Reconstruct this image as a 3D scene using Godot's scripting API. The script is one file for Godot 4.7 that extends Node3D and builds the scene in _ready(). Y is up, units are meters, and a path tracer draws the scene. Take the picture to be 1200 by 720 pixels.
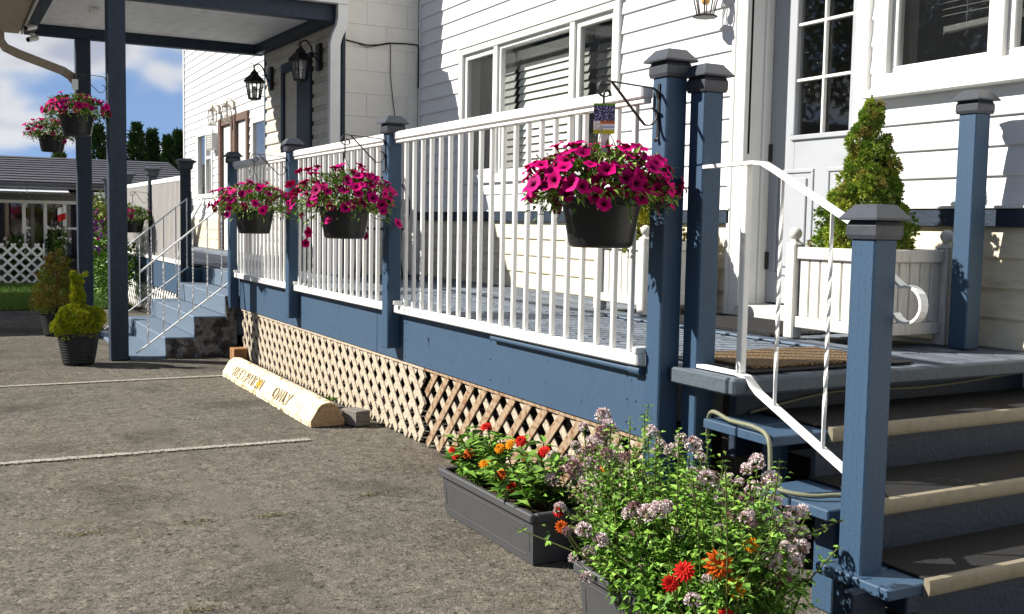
extends Node3D
# A blue painted deck with white railings along a white sided house, hanging petunias, a parking lot in front.
# World: the house wall runs along Z, +X goes into the house, the camera stands at (0, 1.21, 0).

var rng := RandomNumberGenerator.new()
var M := {}
var taken := {}
const UP := Vector3.UP

# ---------- naming, tagging ----------
func numbered(n: String) -> String:
	if not taken.has(n):
		taken[n] = 0
		return n
	taken[n] += 1
	return "%s_%03d" % [n, taken[n]]

func kid_name(parent: Node, n: String) -> String:
	var c: Dictionary = parent.get_meta("_c") if parent.has_meta("_c") else {}
	var k: int = c.get(n, -1) + 1
	c[n] = k
	parent.set_meta("_c", c)
	return n if k == 0 else "%s_%03d" % [n, k]

func tag(o: Node, label: String, category: String, group := "", kind := "") -> void:
	if label != "": o.set_meta("label", label)
	if category != "": o.set_meta("category", category)
	if group != "": o.set_meta("group", group)
	if kind != "": o.set_meta("kind", kind)

func thing(called: String, label: String, category: String, at := Vector3.ZERO, turn := 0.0, group := "") -> Node3D:
	var o := Node3D.new()
	o.name = numbered(called)
	add_child(o)
	o.position = at
	o.rotation.y = turn
	tag(o, label, category, group)
	return o

func dup(root: Node3D, at: Vector3, turn: float, label: String, group := "") -> Node3D:
	var r: Node3D = root.duplicate()
	var base := String(root.name)
	r.name = numbered(base)
	add_child(r)
	r.position = at
	r.rotation.y = turn
	tag(r, label, "", group)
	return r

func put(mesh: Mesh, called: String, m: Material, parent: Node, xf := Transform3D()) -> MeshInstance3D:
	var o := MeshInstance3D.new()
	o.mesh = mesh
	o.material_override = m
	o.transform = xf
	if parent == self:
		o.name = numbered(called)
	else:
		o.name = kid_name(parent, called)
	parent.add_child(o)
	return o

func part(st: SurfaceTool, called: String, m: Material, parent: Node, xf := Transform3D()) -> MeshInstance3D:
	return put(st.commit(), called, m, parent, xf)

func struct(st: SurfaceTool, called: String, m: Material, label := "") -> MeshInstance3D:
	var o := part(st, called, m, self)
	tag(o, label, "", "", "structure")
	return o

# ---------- mesh helpers ----------
func mb() -> SurfaceTool:
	var st := SurfaceTool.new()
	st.begin(Mesh.PRIMITIVE_TRIANGLES)
	return st

func tri(st: SurfaceTool, a: Vector3, b: Vector3, c: Vector3) -> void:   # counter-clockwise seen from outside
	var n := (b - a).cross(c - a).normalized()
	st.set_normal(n); st.add_vertex(a)
	st.set_normal(n); st.add_vertex(c)
	st.set_normal(n); st.add_vertex(b)

func quad(st: SurfaceTool, a: Vector3, b: Vector3, c: Vector3, d: Vector3) -> void:
	tri(st, a, b, c)
	tri(st, a, c, d)

func oquad(st: SurfaceTool, a: Vector3, b: Vector3, c: Vector3, d: Vector3, out: Vector3) -> void:
	if (b - a).cross(c - a).dot(out) >= 0.0: quad(st, a, b, c, d)
	else: quad(st, a, d, c, b)

func otri(st: SurfaceTool, a: Vector3, b: Vector3, c: Vector3, out: Vector3) -> void:
	if (b - a).cross(c - a).dot(out) >= 0.0: tri(st, a, b, c)
	else: tri(st, a, c, b)

func stri(st: SurfaceTool, a: Vector3, na: Vector3, b: Vector3, nb: Vector3, c: Vector3, nc: Vector3) -> void:
	if (b - a).cross(c - a).dot(na + nb + nc) < 0.0:
		var t := b; b = c; c = t
		t = nb; nb = nc; nc = t
	st.set_normal(na); st.add_vertex(a)
	st.set_normal(nc); st.add_vertex(c)
	st.set_normal(nb); st.add_vertex(b)

# chamfered box: centre, size, chamfer, orientation
func bx(st: SurfaceTool, c: Vector3, s: Vector3, b := 0.004, bas := Basis.IDENTITY) -> void:
	var h := s * 0.5
	b = minf(b, minf(h.x, minf(h.y, h.z)) * 0.8)
	for a in 3:
		var u := (a + 1) % 3
		var w := (a + 2) % 3
		for sg in [-1.0, 1.0]:
			var q := []
			for k in [[-1.0, -1.0], [1.0, -1.0], [1.0, 1.0], [-1.0, 1.0]]:
				var v := Vector3.ZERO
				v[a] = sg * h[a]
				v[u] = k[0] * (h[u] - b)
				v[w] = k[1] * (h[w] - b)
				q.append(c + bas * v)
			var out := Vector3.ZERO
			out[a] = sg
			oquad(st, q[0], q[1], q[2], q[3], bas * out)
	if b <= 0.0: return
	for a in 3:
		var u := (a + 1) % 3
		var w := (a + 2) % 3
		for su in [-1.0, 1.0]:
			for sw in [-1.0, 1.0]:
				var p := []
				for k in [[0, -1.0], [0, 1.0], [1, 1.0], [1, -1.0]]:
					var v := Vector3.ZERO
					v[a] = k[1] * (h[a] - b)
					v[u] = su * (h[u] if k[0] == 0 else h[u] - b)
					v[w] = sw * (h[w] - b if k[0] == 0 else h[w])
					p.append(c + bas * v)
				var out := Vector3.ZERO
				out[u] = su
				out[w] = sw
				oquad(st, p[0], p[1], p[2], p[3], bas * out)
	for sx in [-1.0, 1.0]:
		for sy in [-1.0, 1.0]:
			for sz in [-1.0, 1.0]:
				var s3 := Vector3(sx, sy, sz)
				var i := h - Vector3(b, b, b)
				otri(st, c + bas * (s3 * Vector3(h.x, i.y, i.z)), c + bas * (s3 * Vector3(i.x, h.y, i.z)), c + bas * (s3 * Vector3(i.x, i.y, h.z)), bas * s3)

func lohi(st: SurfaceTool, lo: Vector3, hi: Vector3, b := 0.004) -> void:
	bx(st, (lo + hi) * 0.5, hi - lo, b)

func box(called: String, lo: Vector3, hi: Vector3, m: Material, parent: Node, b := 0.004) -> MeshInstance3D:
	var st := mb()
	lohi(st, lo, hi, b)
	return part(st, called, m, parent)

# a bar with rectangular section from a to b
func bar(st: SurfaceTool, a: Vector3, b: Vector3, w: float, t: float, hint := UP, bev := 0.001) -> void:
	var z := (b - a).normalized()
	var x := hint.cross(z)
	if x.length() < 0.01: x = Vector3.RIGHT.cross(z)
	x = x.normalized()
	var y := z.cross(x)
	bx(st, (a + b) * 0.5, Vector3(w, t, (b - a).length()), bev, Basis(x, y, z))

func frames(pts: Array, hint := UP) -> Array:
	var out := []
	var n := pts.size()
	var x := Vector3.ZERO
	for i in n:
		var t: Vector3
		if i == 0: t = pts[1] - pts[0]
		elif i == n - 1: t = pts[n - 1] - pts[n - 2]
		else: t = (pts[i + 1] - pts[i]).normalized() + (pts[i] - pts[i - 1]).normalized()
		t = t.normalized()
		if i == 0:
			x = hint.cross(t)
			if x.length() < 0.05: x = Vector3(0.3, 0.1, 1).cross(t)
		x = (x - t * x.dot(t)).normalized()
		out.append([x, t.cross(x), t])
	return out

func tube(st: SurfaceTool, pts: Array, r, sides := 8, caps := true) -> void:
	var fr := frames(pts)
	var n := pts.size()
	var prev := []
	var prevn := []
	for i in n:
		var rr: float = r[i] if r is Array else r
		var ring := []
		var rn := []
		for k in sides:
			var a := TAU * k / sides
			var d: Vector3 = fr[i][0] * cos(a) + fr[i][1] * sin(a)
			ring.append(pts[i] + d * rr)
			rn.append(d)
		if i > 0:
			for k in sides:
				var j := (k + 1) % sides
				stri(st, prev[k], prevn[k], prev[j], prevn[j], ring[j], rn[j])
				stri(st, prev[k], prevn[k], ring[j], rn[j], ring[k], rn[k])
		if caps and (i == 0 or i == n - 1):
			var out: Vector3 = fr[i][2] * (-1.0 if i == 0 else 1.0)
			for k in sides:
				otri(st, pts[i], ring[k], ring[(k + 1) % sides], out)
		prev = ring
		prevn = rn

# sweep a closed 2D profile (facetted) along points
func sweep(st: SurfaceTool, pts: Array, prof: Array, hint := UP, caps := true) -> void:
	var fr := frames(pts, hint)
	var n := pts.size()
	var prev := []
	for i in n:
		var ring := []
		for p in prof:
			ring.append(pts[i] + fr[i][0] * p.x + fr[i][1] * p.y)
		var mid := Vector3.ZERO
		for v in ring: mid += v
		mid /= ring.size()
		if i > 0:
			for k in ring.size():
				var j := (k + 1) % ring.size()
				var out: Vector3 = (ring[k] + ring[j]) * 0.5 - mid
				oquad(st, prev[k], prev[j], ring[j], ring[k], out)
		if caps and (i == 0 or i == n - 1):
			for k in range(1, ring.size() - 1):
				otri(st, ring[0], ring[k], ring[k + 1], fr[i][2] * (-1.0 if i == 0 else 1.0))
		prev = ring

func rect(w: float, t: float) -> Array:
	return [Vector2(-w / 2, -t / 2), Vector2(w / 2, -t / 2), Vector2(w / 2, t / 2), Vector2(-w / 2, t / 2)]

# turned shape: profile points are (radius, height)
func lathe(st: SurfaceTool, prof: Array, sides := 20, c := Vector3.ZERO, ang := 0.0, smooth := true) -> void:
	for i in prof.size() - 1:
		var a: Vector2 = prof[i]
		var b: Vector2 = prof[i + 1]
		var d := b - a
		if d.length() < 1e-6: continue
		var n2 := Vector2(d.y, -d.x).normalized()
		for k in sides:
			var t0 := TAU * k / sides + ang
			var t1 := TAU * (k + 1) / sides + ang
			var u0 := Vector3(cos(t0), 0, sin(t0))
			var u1 := Vector3(cos(t1), 0, sin(t1))
			if not smooth:
				u0 = ((Vector3(cos(t0), 0, sin(t0)) + Vector3(cos(t1), 0, sin(t1))) / 2).normalized()
				u1 = u0
			var n0 := u0 * n2.x + UP * n2.y
			var n1 := u1 * n2.x + UP * n2.y
			var c0 := Vector3(cos(t0), 0, sin(t0))
			var c1 := Vector3(cos(t1), 0, sin(t1))
			var p0 := c + c0 * a.x + UP * a.y
			var p1 := c + c1 * a.x + UP * a.y
			var q0 := c + c0 * b.x + UP * b.y
			var q1 := c + c1 * b.x + UP * b.y
			if a.x > 1e-5: stri(st, p0, n0, p1, n1, q1, n1)
			if b.x > 1e-5: stri(st, p0, n0, q1, n1, q0, n0)

func ball(st: SurfaceTool, c: Vector3, r: float, sides := 14, rings := 8) -> void:
	var prev := []
	for i in rings + 1:
		var th := PI * i / rings
		var row := []
		for k in sides:
			var ph := TAU * k / sides
			row.append(Vector3(sin(th) * cos(ph), cos(th), sin(th) * sin(ph)))
		if i > 0:
			for k in sides:
				var j := (k + 1) % sides
				var a: Vector3 = prev[k]; var b: Vector3 = prev[j]; var e: Vector3 = row[j]; var f: Vector3 = row[k]
				if i > 1: stri(st, c + a * r, a, c + b * r, b, c + e * r, e)
				if i < rings: stri(st, c + a * r, a, c + e * r, e, c + f * r, f)
		prev = row

# a folded pointed leaf of four faces
func leaf(st: SurfaceTool, p: Vector3, dir: Vector3, up: Vector3, l: float, w: float, col: Color) -> void:
	st.set_color(col)
	var side := dir.cross(up).normalized()
	var nu := side.cross(dir).normalized()
	var tip := p + dir * l - nu * l * 0.14
	var mid := p + dir * l * 0.45
	var a := mid + side * w * 0.5 + nu * w * 0.22
	var b := mid - side * w * 0.5 + nu * w * 0.22
	tri(st, p, a, mid); tri(st, a, tip, mid)
	tri(st, p, mid, b); tri(st, mid, tip, b)

func rdir() -> Vector3:
	var z := rng.randf_range(-1, 1)
	var a := rng.randf() * TAU
	var r := sqrt(1 - z * z)
	return Vector3(r * cos(a), z, r * sin(a))

# ---------- materials ----------
func srgb(r: float, g: float, b: float) -> Color:
	return Color(r / 255.0, g / 255.0, b / 255.0)

func noise(sd: int, freq: float, oct := 4, type := FastNoiseLite.TYPE_SIMPLEX_SMOOTH) -> FastNoiseLite:
	var n := FastNoiseLite.new()
	n.seed = sd
	n.frequency = freq
	n.noise_type = type
	n.fractal_octaves = oct
	n.fractal_type = FastNoiseLite.FRACTAL_FBM if oct > 1 else FastNoiseLite.FRACTAL_NONE
	return n

func ntex(n: FastNoiseLite, stops: Array, cols: Array, size := 512) -> Texture2D:
	var t := NoiseTexture2D.new()
	t.width = size
	t.height = size
	t.seamless = true
	t.noise = n
	var g := Gradient.new()
	g.offsets = PackedFloat32Array(stops)
	g.colors = PackedColorArray(cols)
	t.color_ramp = g
	return t

func nnrm(n: FastNoiseLite, strength: float, size := 512) -> Texture2D:
	var t := NoiseTexture2D.new()
	t.width = size
	t.height = size
	t.seamless = true
	t.noise = n
	t.as_normal_map = true
	t.bump_strength = strength
	return t

func grey(a: float) -> Color:
	return Color(a, a, a)

func mat(col: Color, rough := 0.7, o := {}) -> StandardMaterial3D:
	var m := StandardMaterial3D.new()
	m.albedo_color = col
	m.roughness = rough
	m.metallic_specular = o.get("spec", 0.4)
	m.metallic = o.get("metal", 0.0)
	if o.has("tex"): m.albedo_texture = o.tex
	if o.has("nrm"):
		m.normal_enabled = true
		m.normal_texture = o.nrm
		m.normal_scale = o.get("ns", 0.5)
	if o.has("tex") or o.has("nrm"):
		m.uv1_triplanar = true
		m.uv1_world_triplanar = o.get("world", true)
		var s = o.get("scale", Vector3.ONE)
		m.uv1_scale = s if s is Vector3 else Vector3(s, s, s)
	if o.get("vcol", false): m.vertex_color_use_as_albedo = true
	if o.has("back"):
		m.backlight_enabled = true
		m.backlight = o.back
	return m

func make_materials() -> void:
	var blotch := ntex(noise(3, 0.012, 5), [0.0, 0.35, 0.65, 1.0], [grey(0.86), grey(0.95), grey(1.0), grey(0.93)])
	var grain := ntex(noise(5, 0.02, 5), [0.0, 0.4, 0.6, 1.0], [grey(0.7), grey(0.92), grey(1.0), grey(0.85)])
	var fine := nnrm(noise(7, 0.05, 4), 3.0)
	var streak := ntex(noise(9, 0.03, 5), [0.0, 0.3, 0.55, 0.8, 1.0], [grey(0.55), grey(0.8), grey(0.95), grey(1.0), grey(0.75)])
	var faint := ntex(noise(4, 0.006, 4), [0.0, 0.4, 1.0], [grey(0.95), grey(0.99), grey(1.0)])
	M.blotch = blotch
	M.grain = grain
	M.streak = streak
	M.fine = fine
	# paint flecks worn through to the wood
	var chip := ntex(noise(21, 0.035, 5), [0.0, 0.13, 0.15, 0.6, 1.0], [Color(0.55, 0.52, 0.5), Color(0.74, 0.74, 0.76), grey(0.96), grey(1.0), grey(0.96)])
	M.blue = mat(srgb(58, 81, 105), 0.55, {"tex": chip, "nrm": fine, "ns": 0.1, "scale": Vector3(1.6, 0.5, 1.6)})
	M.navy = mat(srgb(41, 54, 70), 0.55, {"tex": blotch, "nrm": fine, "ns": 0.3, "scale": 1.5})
	var inc := Image.create(256, 512, false, Image.FORMAT_RGB8)
	inc.fill(Color(1, 1, 1))
	var ir := RandomNumberGenerator.new()
	ir.seed = 77
	for k in 240:
		var x := (k % 8) * 32 + ir.randi_range(4, 22)
		var y := (k / 8) * 17 + ((k % 2) * 9) + ir.randi_range(-4, 4)
		var l := ir.randi_range(6, 13)
		var v := ir.randf_range(0.55, 0.85)
		inc.fill_rect(Rect2i(x, clampi(y, 0, 498), 2, l), Color(v, v, v))
	var inct := ImageTexture.create_from_image(inc)
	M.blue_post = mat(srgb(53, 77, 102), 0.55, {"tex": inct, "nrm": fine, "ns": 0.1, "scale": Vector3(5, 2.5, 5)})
	M.charcoal = mat(srgb(66, 70, 78), 0.45, {"tex": blotch, "scale": 3.0})
	M.deck_edge = mat(srgb(78, 88, 98), 0.7, {"tex": faint, "nrm": fine, "ns": 0.3, "scale": 1.0})
	M.deck = []
	for k in 3:
		var t := 1.0 - 0.09 * k
		M.deck.append(mat(Color(0.44 * t, 0.48 * t, 0.53 * t), 0.75, {"tex": streak, "nrm": fine, "ns": 0.6, "scale": Vector3(4, 4, 0.5)}))
	M.stepblue = mat(srgb(94, 110, 128), 0.65, {"tex": chip, "nrm": fine, "ns": 0.4, "scale": 1.3})
	M.white = mat(srgb(232, 232, 230), 0.4, {"tex": faint, "scale": 0.8})
	M.vinyl = mat(srgb(224, 225, 227), 0.5, {"tex": faint, "nrm": fine, "ns": 0.12, "scale": Vector3(0.6, 3, 0.6)})
	M.trim = mat(srgb(224, 224, 221), 0.4, {"tex": faint, "scale": 1.2})
	M.cream = mat(srgb(222, 212, 188), 0.55, {"tex": blotch, "nrm": fine, "ns": 0.15, "scale": Vector3(0.7, 3, 0.7)})
	M.annex = mat(srgb(205, 200, 190), 0.55, {"tex": blotch, "nrm": fine, "ns": 0.15, "scale": Vector3(0.7, 3, 0.7)})
	M.block = mat(srgb(224, 220, 211), 0.75, {"tex": faint, "nrm": nnrm(noise(31, 0.09, 4), 3.0), "ns": 0.3, "scale": 1.1})
	M.stone = mat(srgb(150, 146, 140), 0.95, {"tex": ntex(noise(41, 0.012, 6), [0.0, 0.4, 0.5, 0.6, 1.0], [grey(0.25), grey(0.4), grey(0.65), grey(0.95), grey(0.6)]), "nrm": nnrm(noise(43, 0.02, 6), 10.0), "ns": 1.0, "scale": 1.0})
	M.black = mat(srgb(28, 28, 30), 0.45, {"tex": blotch, "scale": 2.0})
	M.iron = mat(srgb(22, 22, 24), 0.5, {"spec": 0.5})
	M.wire = mat(srgb(45, 45, 45), 0.4, {"metal": 0.6})
	M.pot = mat(srgb(34, 36, 38), 0.38, {"tex": blotch, "scale": 4.0})
	M.trough = mat(srgb(70, 71, 73), 0.55, {"tex": faint, "nrm": fine, "ns": 0.15, "scale": 2.0})
	M.rubber = mat(srgb(36, 36, 38), 0.85, {"tex": grain, "nrm": nnrm(noise(51, 0.12, 2), 8.0), "ns": 0.8, "scale": 6.0})
	M.nosing = mat(srgb(134, 126, 108), 0.5, {"tex": blotch, "scale": 2.5})
	M.coir = mat(srgb(138, 114, 84), 0.95, {"tex": ntex(noise(53, 0.06, 4), [0.0, 0.42, 0.5, 0.6, 1.0], [grey(0.25), grey(0.4), grey(0.9), grey(1.0), Color(1, 0.9, 0.7)]), "nrm": nnrm(noise(55, 0.1, 3), 9.0), "ns": 1.0, "scale": Vector3(2, 3, 6)})
	M.lattice_white = mat(srgb(196, 182, 162), 0.85, {"tex": streak, "scale": 3.0})
	M.lattice_worn = mat(srgb(164, 144, 122), 0.9, {"tex": ntex(noise(61, 0.02, 5), [0.0, 0.35, 0.5, 0.7, 1.0], [Color(0.62, 0.47, 0.36), Color(0.86, 0.78, 0.70), grey(0.92), Color(1, 1, 0.98), Color(0.88, 0.78, 0.68)]), "scale": 2.2})
	M.wood = mat(srgb(172, 128, 84), 0.8, {"tex": streak, "scale": Vector3(6, 6, 1)})
	M.oldwood = mat(srgb(205, 203, 197), 0.75, {"tex": blotch, "nrm": fine, "ns": 0.35, "scale": Vector3(5, 0.9, 5)})
	M.stop = mat(srgb(228, 216, 190), 0.85, {"tex": ntex(noise(71, 0.02, 6), [0.0, 0.31, 0.34, 0.62, 1.0], [Color(0.5, 0.4, 0.3), Color(0.78, 0.66, 0.5), grey(0.97), grey(1.0), Color(1, 0.93, 0.75)]), "nrm": nnrm(noise(73, 0.06, 5), 5.0), "ns": 0.7, "scale": 1.2})
	M.stopend = mat(srgb(190, 160, 122), 0.9, {"tex": grain, "nrm": fine, "ns": 0.8, "scale": 3.0})
	M.glass = mat(Color(0.10, 0.12, 0.12, 0.05), 0.02, {"spec": 0.5})
	M.glass.transparency = BaseMaterial3D.TRANSPARENCY_ALPHA
	M.bulb_glass = mat(Color(0.95, 0.97, 0.97, 0.14), 0.05, {"spec": 0.5})
	M.bulb_glass.transparency = BaseMaterial3D.TRANSPARENCY_ALPHA
	M.poly = mat(srgb(225, 230, 236), 0.35)
	M.screen = mat(Color(0.12, 0.125, 0.14, 0.38), 0.9, {"spec": 0.1})
	M.screen.transparency = BaseMaterial3D.TRANSPARENCY_ALPHA
	M.blind = mat(srgb(226, 230, 224), 0.5)
	M.room = mat(srgb(128, 124, 119), 0.9)
	M.door = mat(srgb(166, 170, 176), 0.4, {"tex": faint, "scale": 1.0})
	M.fence = mat(srgb(172, 170, 169), 0.5, {"tex": faint, "scale": 1.0})
	M.under = mat(srgb(118, 104, 88), 0.95, {"tex": grain, "scale": 2.0})
	M.curtain = mat(srgb(150, 150, 146), 0.9, {"tex": streak, "scale": Vector3(2, 0.3, 9)})
	M.brown = mat(srgb(112, 88, 78), 0.7, {"tex": streak, "scale": Vector3(4, 0.6, 4)})
	M.brass = mat(srgb(170, 160, 140), 0.35, {"metal": 0.8})
	M.amber = mat(srgb(240, 170, 40), 0.3)
	M.hose = mat(srgb(122, 124, 102), 0.5, {"tex": blotch, "scale": 5.0})
	M.cable = mat(srgb(30, 28, 27), 0.6)
	M.hinge = mat(srgb(70, 68, 64), 0.5, {"metal": 0.6})
	M.soil = mat(srgb(58, 44, 34), 1.0, {"tex": grain, "nrm": nnrm(noise(81, 0.1, 4), 8.0), "ns": 1.0, "scale": 5.0})
	M.leaf = mat(Color.WHITE, 0.5, {"vcol": true, "back": Color(0.22, 0.3, 0.05), "spec": 0.35})
	M.conifer = mat(Color.WHITE, 0.65, {"vcol": true, "back": Color(0.1, 0.13, 0.02), "spec": 0.2})
	M.petal = mat(Color.WHITE, 0.6, {"vcol": true, "back": Color(0.35, 0.03, 0.12), "spec": 0.15})
	M.bark = mat(srgb(96, 76, 58), 0.95, {"tex": streak, "scale": Vector3(6, 1, 6)})
	M.stem = mat(srgb(84, 92, 46), 0.8)
	M.shingle = mat(srgb(92, 94, 104), 0.95, {"tex": ntex(noise(91, 0.09, 3), [0.0, 0.4, 0.5, 0.6, 1.0], [grey(0.35), grey(0.6), grey(0.8), grey(1.0), grey(0.7)]), "scale": Vector3(0.6, 2.2, 2.2)})
	M.greywood = mat(srgb(126, 122, 116), 0.9, {"tex": streak, "scale": Vector3(0.6, 5, 5)})
	M.maroon = mat(srgb(70, 42, 44), 0.8)
	M.soffit = mat(srgb(238, 240, 243), 0.5, {"tex": blotch, "scale": 0.7})
	M.beige = mat(srgb(172, 158, 140), 0.6, {"tex": blotch, "scale": 1.5})
	M.grass = mat(Color.WHITE, 0.7, {"vcol": true, "back": Color(0.1, 0.2, 0.02)})
	M.lawn = mat(srgb(52, 72, 30), 1.0, {"tex": grain, "scale": 1.5})
	M.line = mat(srgb(166, 160, 150), 0.85, {"tex": grain, "scale": 3.0})
	M.yellow = mat(srgb(214, 170, 60), 0.9, {"tex": grain, "scale": 5.0})
	M.ink = mat(srgb(176, 165, 141), 0.9)
	# asphalt: stones, pits and smeared tar in one seamless picture
	var sz := 1024
	var cn := noise(101, 0.22, 1, FastNoiseLite.TYPE_CELLULAR)
	cn.cellular_return_type = FastNoiseLite.RETURN_CELL_VALUE
	var cd := noise(101, 0.22, 1, FastNoiseLite.TYPE_CELLULAR)
	cd.cellular_return_type = FastNoiseLite.RETURN_DISTANCE
	var a1 := cn.get_seamless_image(sz, sz).get_data()
	var a2 := cd.get_seamless_image(sz, sz).get_data()
	var a3 := noise(105, 0.018, 6).get_seamless_image(sz, sz).get_data()
	var a4 := noise(107, 0.07, 3).get_seamless_image(sz, sz).get_data()
	var cm := noise(109, 0.10, 1, FastNoiseLite.TYPE_CELLULAR)
	cm.cellular_return_type = FastNoiseLite.RETURN_CELL_VALUE
	var a5 := cm.get_seamless_image(sz, sz).get_data()
	var cb := PackedByteArray()
	var hb := PackedByteArray()
	cb.resize(sz * sz * 3)
	hb.resize(sz * sz)
	for i in sz * sz:
		var cell := a1[i] / 255.0
		var dist := a2[i] / 255.0
		var mid := a3[i] / 255.0
		var fin := a4[i] / 255.0
		var v := 0.77 + 0.13 * (cell - 0.5) + 0.18 * (mid - 0.5) + 0.17 * (fin - 0.5)
		if cell > 0.95: v += 0.15
		if cell < 0.06: v -= 0.16
		if a5[i] > 243: v += 0.12
		if a5[i] < 11: v -= 0.14
		if dist > 0.62: v -= 0.07
		v = clampf(v, 0.12, 1.0)
		cb[i * 3] = int(251 * v)
		cb[i * 3 + 1] = int(250 * v)
		cb[i * 3 + 2] = int((243 + 7 * fin) * v)
		hb[i] = int(255 * clampf(0.55 * (1.0 - dist) + 0.30 * fin + 0.25 * cell, 0.0, 1.0))
	var asph := ImageTexture.create_from_image(Image.create_from_data(sz, sz, false, Image.FORMAT_RGB8, cb))
	var nimg := Image.create_from_data(sz, sz, false, Image.FORMAT_L8, hb)
	nimg.convert(Image.FORMAT_RGBA8)
	nimg.bump_map_to_normal_map(2.6)
	M.asphalt = mat(srgb(130, 125, 117), 0.95, {"tex": asph, "nrm": ImageTexture.create_from_image(nimg), "ns": 1.0, "scale": 0.55, "vcol": true, "spec": 0.2})

# ---------- sky, ground ----------
func make_sky() -> Sky:
	var w := 1536
	var h := 768
	var big := noise(201, 1.3, 6)
	var wisp := noise(203, 3.1, 5)
	var img := Image.create(w, h, false, Image.FORMAT_RGBF)
	for y in h:
		var el := (0.5 - (y + 0.5) / h) * PI
		var se := sin(el)
		var top := Color(0.11, 0.26, 0.66)
		var hor := Color(0.74, 1.18, 1.95)
		var base := hor.lerp(top, clampf(pow(maxf(se, 0.0), 0.5), 0, 1))
		if se < 0.0: base = Color(0.30, 0.29, 0.27)
		for x in w:
			var c := base
			if se > 0.0:
				var az := TAU * (x + 0.5) / w
				var d := Vector3(sin(az) * cos(el), se, cos(az) * cos(el))
				var q := d / (se * 0.8 + 0.22)
				var v := big.get_noise_3d(q.x, q.y * 1.4, q.z) + 0.35 * wisp.get_noise_3d(q.x, q.y * 2.0, q.z)
				var k := smoothstep(-0.13, 0.20, v)
				var thick := smoothstep(0.10, 0.5, v)
				var cl := Color(2.1, 2.1, 2.12).lerp(Color(1.25, 1.34, 1.6), thick) * lerpf(1.0, 0.45, sqrt(se))
				c = base.lerp(cl, k * 0.94)
			img.set_pixel(x, y, c)
	var pm := PanoramaSkyMaterial.new()
	pm.panorama = ImageTexture.create_from_image(img)
	pm.filter = true
	var s := Sky.new()
	s.sky_material = pm
	return s

func axis_lines(lo: float, hi: float, step: float) -> Array:
	var out := [-420.0, -200.0, -100.0, -60.0, -40.0, -30.0, -22.0]
	var v := lo
	while v <= hi + 0.001:
		out.append(v)
		v += step
	for e in [8.0, 14.0, 24.0, 40.0, 60.0, 100.0, 200.0, 420.0]:
		if e > hi + 0.5: out.append(e)
	var r := []
	for e in out:
		if r.is_empty() or e > r[-1] + 0.01: r.append(e)
	return r

func make_ground() -> void:
	var st := mb()
	var patch := noise(301, 0.55, 4)
	var small := noise(303, 3.2, 3)
	var hump := noise(305, 0.9, 3)
	var xs := axis_lines(-5.0, 4.4, 0.09)
	var zs := axis_lines(-16.0, 2.0, 0.09)
	var cols := []
	var pts := []
	for i in xs.size():
		var cr := []
		var pr := []
		for j in zs.size():
			var x: float = xs[i]
			var z: float = zs[j]
			var f := 1.0 + 0.30 * patch.get_noise_2d(x, z) + 0.20 * small.get_noise_2d(x, z)
			var warm := patch.get_noise_2d(x + 40, z) * 0.05
			# an old darker resurfaced strip and oil marks
			var oil := smoothstep(0.22, 0.42, patch.get_noise_2d(x * 1.7 + 90, z * 1.7))
			f *= 1.0 - 0.28 * oil
			if z < -9.75 + 0.12 * small.get_noise_2d(x, 3) and z > -15.5: f *= 0.86
			cr.append(Color(clampf(f * (1 + warm), 0, 1.4), clampf(f, 0, 1.4), clampf(f * (1 - warm), 0, 1.4)))
			pr.append(Vector3(x, -0.004 + 0.004 * hump.get_noise_2d(x, z), z))
		cols.append(cr)
		pts.append(pr)
	for i in xs.size() - 1:
		for j in zs.size() - 1:
			var ids := [[i, j], [i, j + 1], [i + 1, j + 1], [i, j], [i + 1, j + 1], [i + 1, j]]
			for e in [0, 2, 1, 3, 5, 4]:
				st.set_color(cols[ids[e][0]][ids[e][1]])
				st.set_normal(UP)
				st.add_vertex(pts[ids[e][0]][ids[e][1]])
	struct(st, "ground", M.asphalt, "worn grey asphalt of the parking lot")

func worn_line(z0: float, z1: float, x0: float, x1: float, called: String, label: String, sd: int) -> void:
	var n := noise(sd, 26.0, 4)
	var big := noise(sd + 1, 2.0, 3)
	var st := mb()
	var c := 0.0055
	var x := x0
	while x < x1:
		var zc := lerpf(z0, z1, (x - x0) / (x1 - x0)) + 0.005 * big.get_noise_1d(x * 2.0)
		var k := -6
		while k <= 6:
			var z := zc + k * c
			var edge := absf(k) / 6.0
			if rng.randf() < 0.86 * (1.0 - 0.62 * edge * edge) + 0.5 * minf(0.0, n.get_noise_2d(x, z) + 0.1) + 0.5 * minf(0.0, big.get_noise_2d(x, z) + 0.1):
				quad(st, Vector3(x, 0.004, z), Vector3(x, 0.004, z + c), Vector3(x + c, 0.004, z + c), Vector3(x + c, 0.004, z))
			k += 1
		x += c
	struct(st, called, M.line, label)

# ---------- house ----------
# siding boards on a wall that faces -X (or +Z), with openings [z0, z1, y0, y1] left free
func free_spans(z0: float, z1: float, ya: float, yb: float, holes: Array) -> Array:
	var spans := [[z0, z1]]
	for h in holes:
		if yb <= h[2] + 0.0005 or ya >= h[3] - 0.0005: continue
		var nx := []
		for s in spans:
			if h[1] <= s[0] or h[0] >= s[1]:
				nx.append(s)
				continue
			if h[0] > s[0] + 0.002: nx.append([s[0], h[0]])
			if h[1] < s[1] - 0.002: nx.append([h[1], s[1]])
		spans = nx
	return spans

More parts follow.
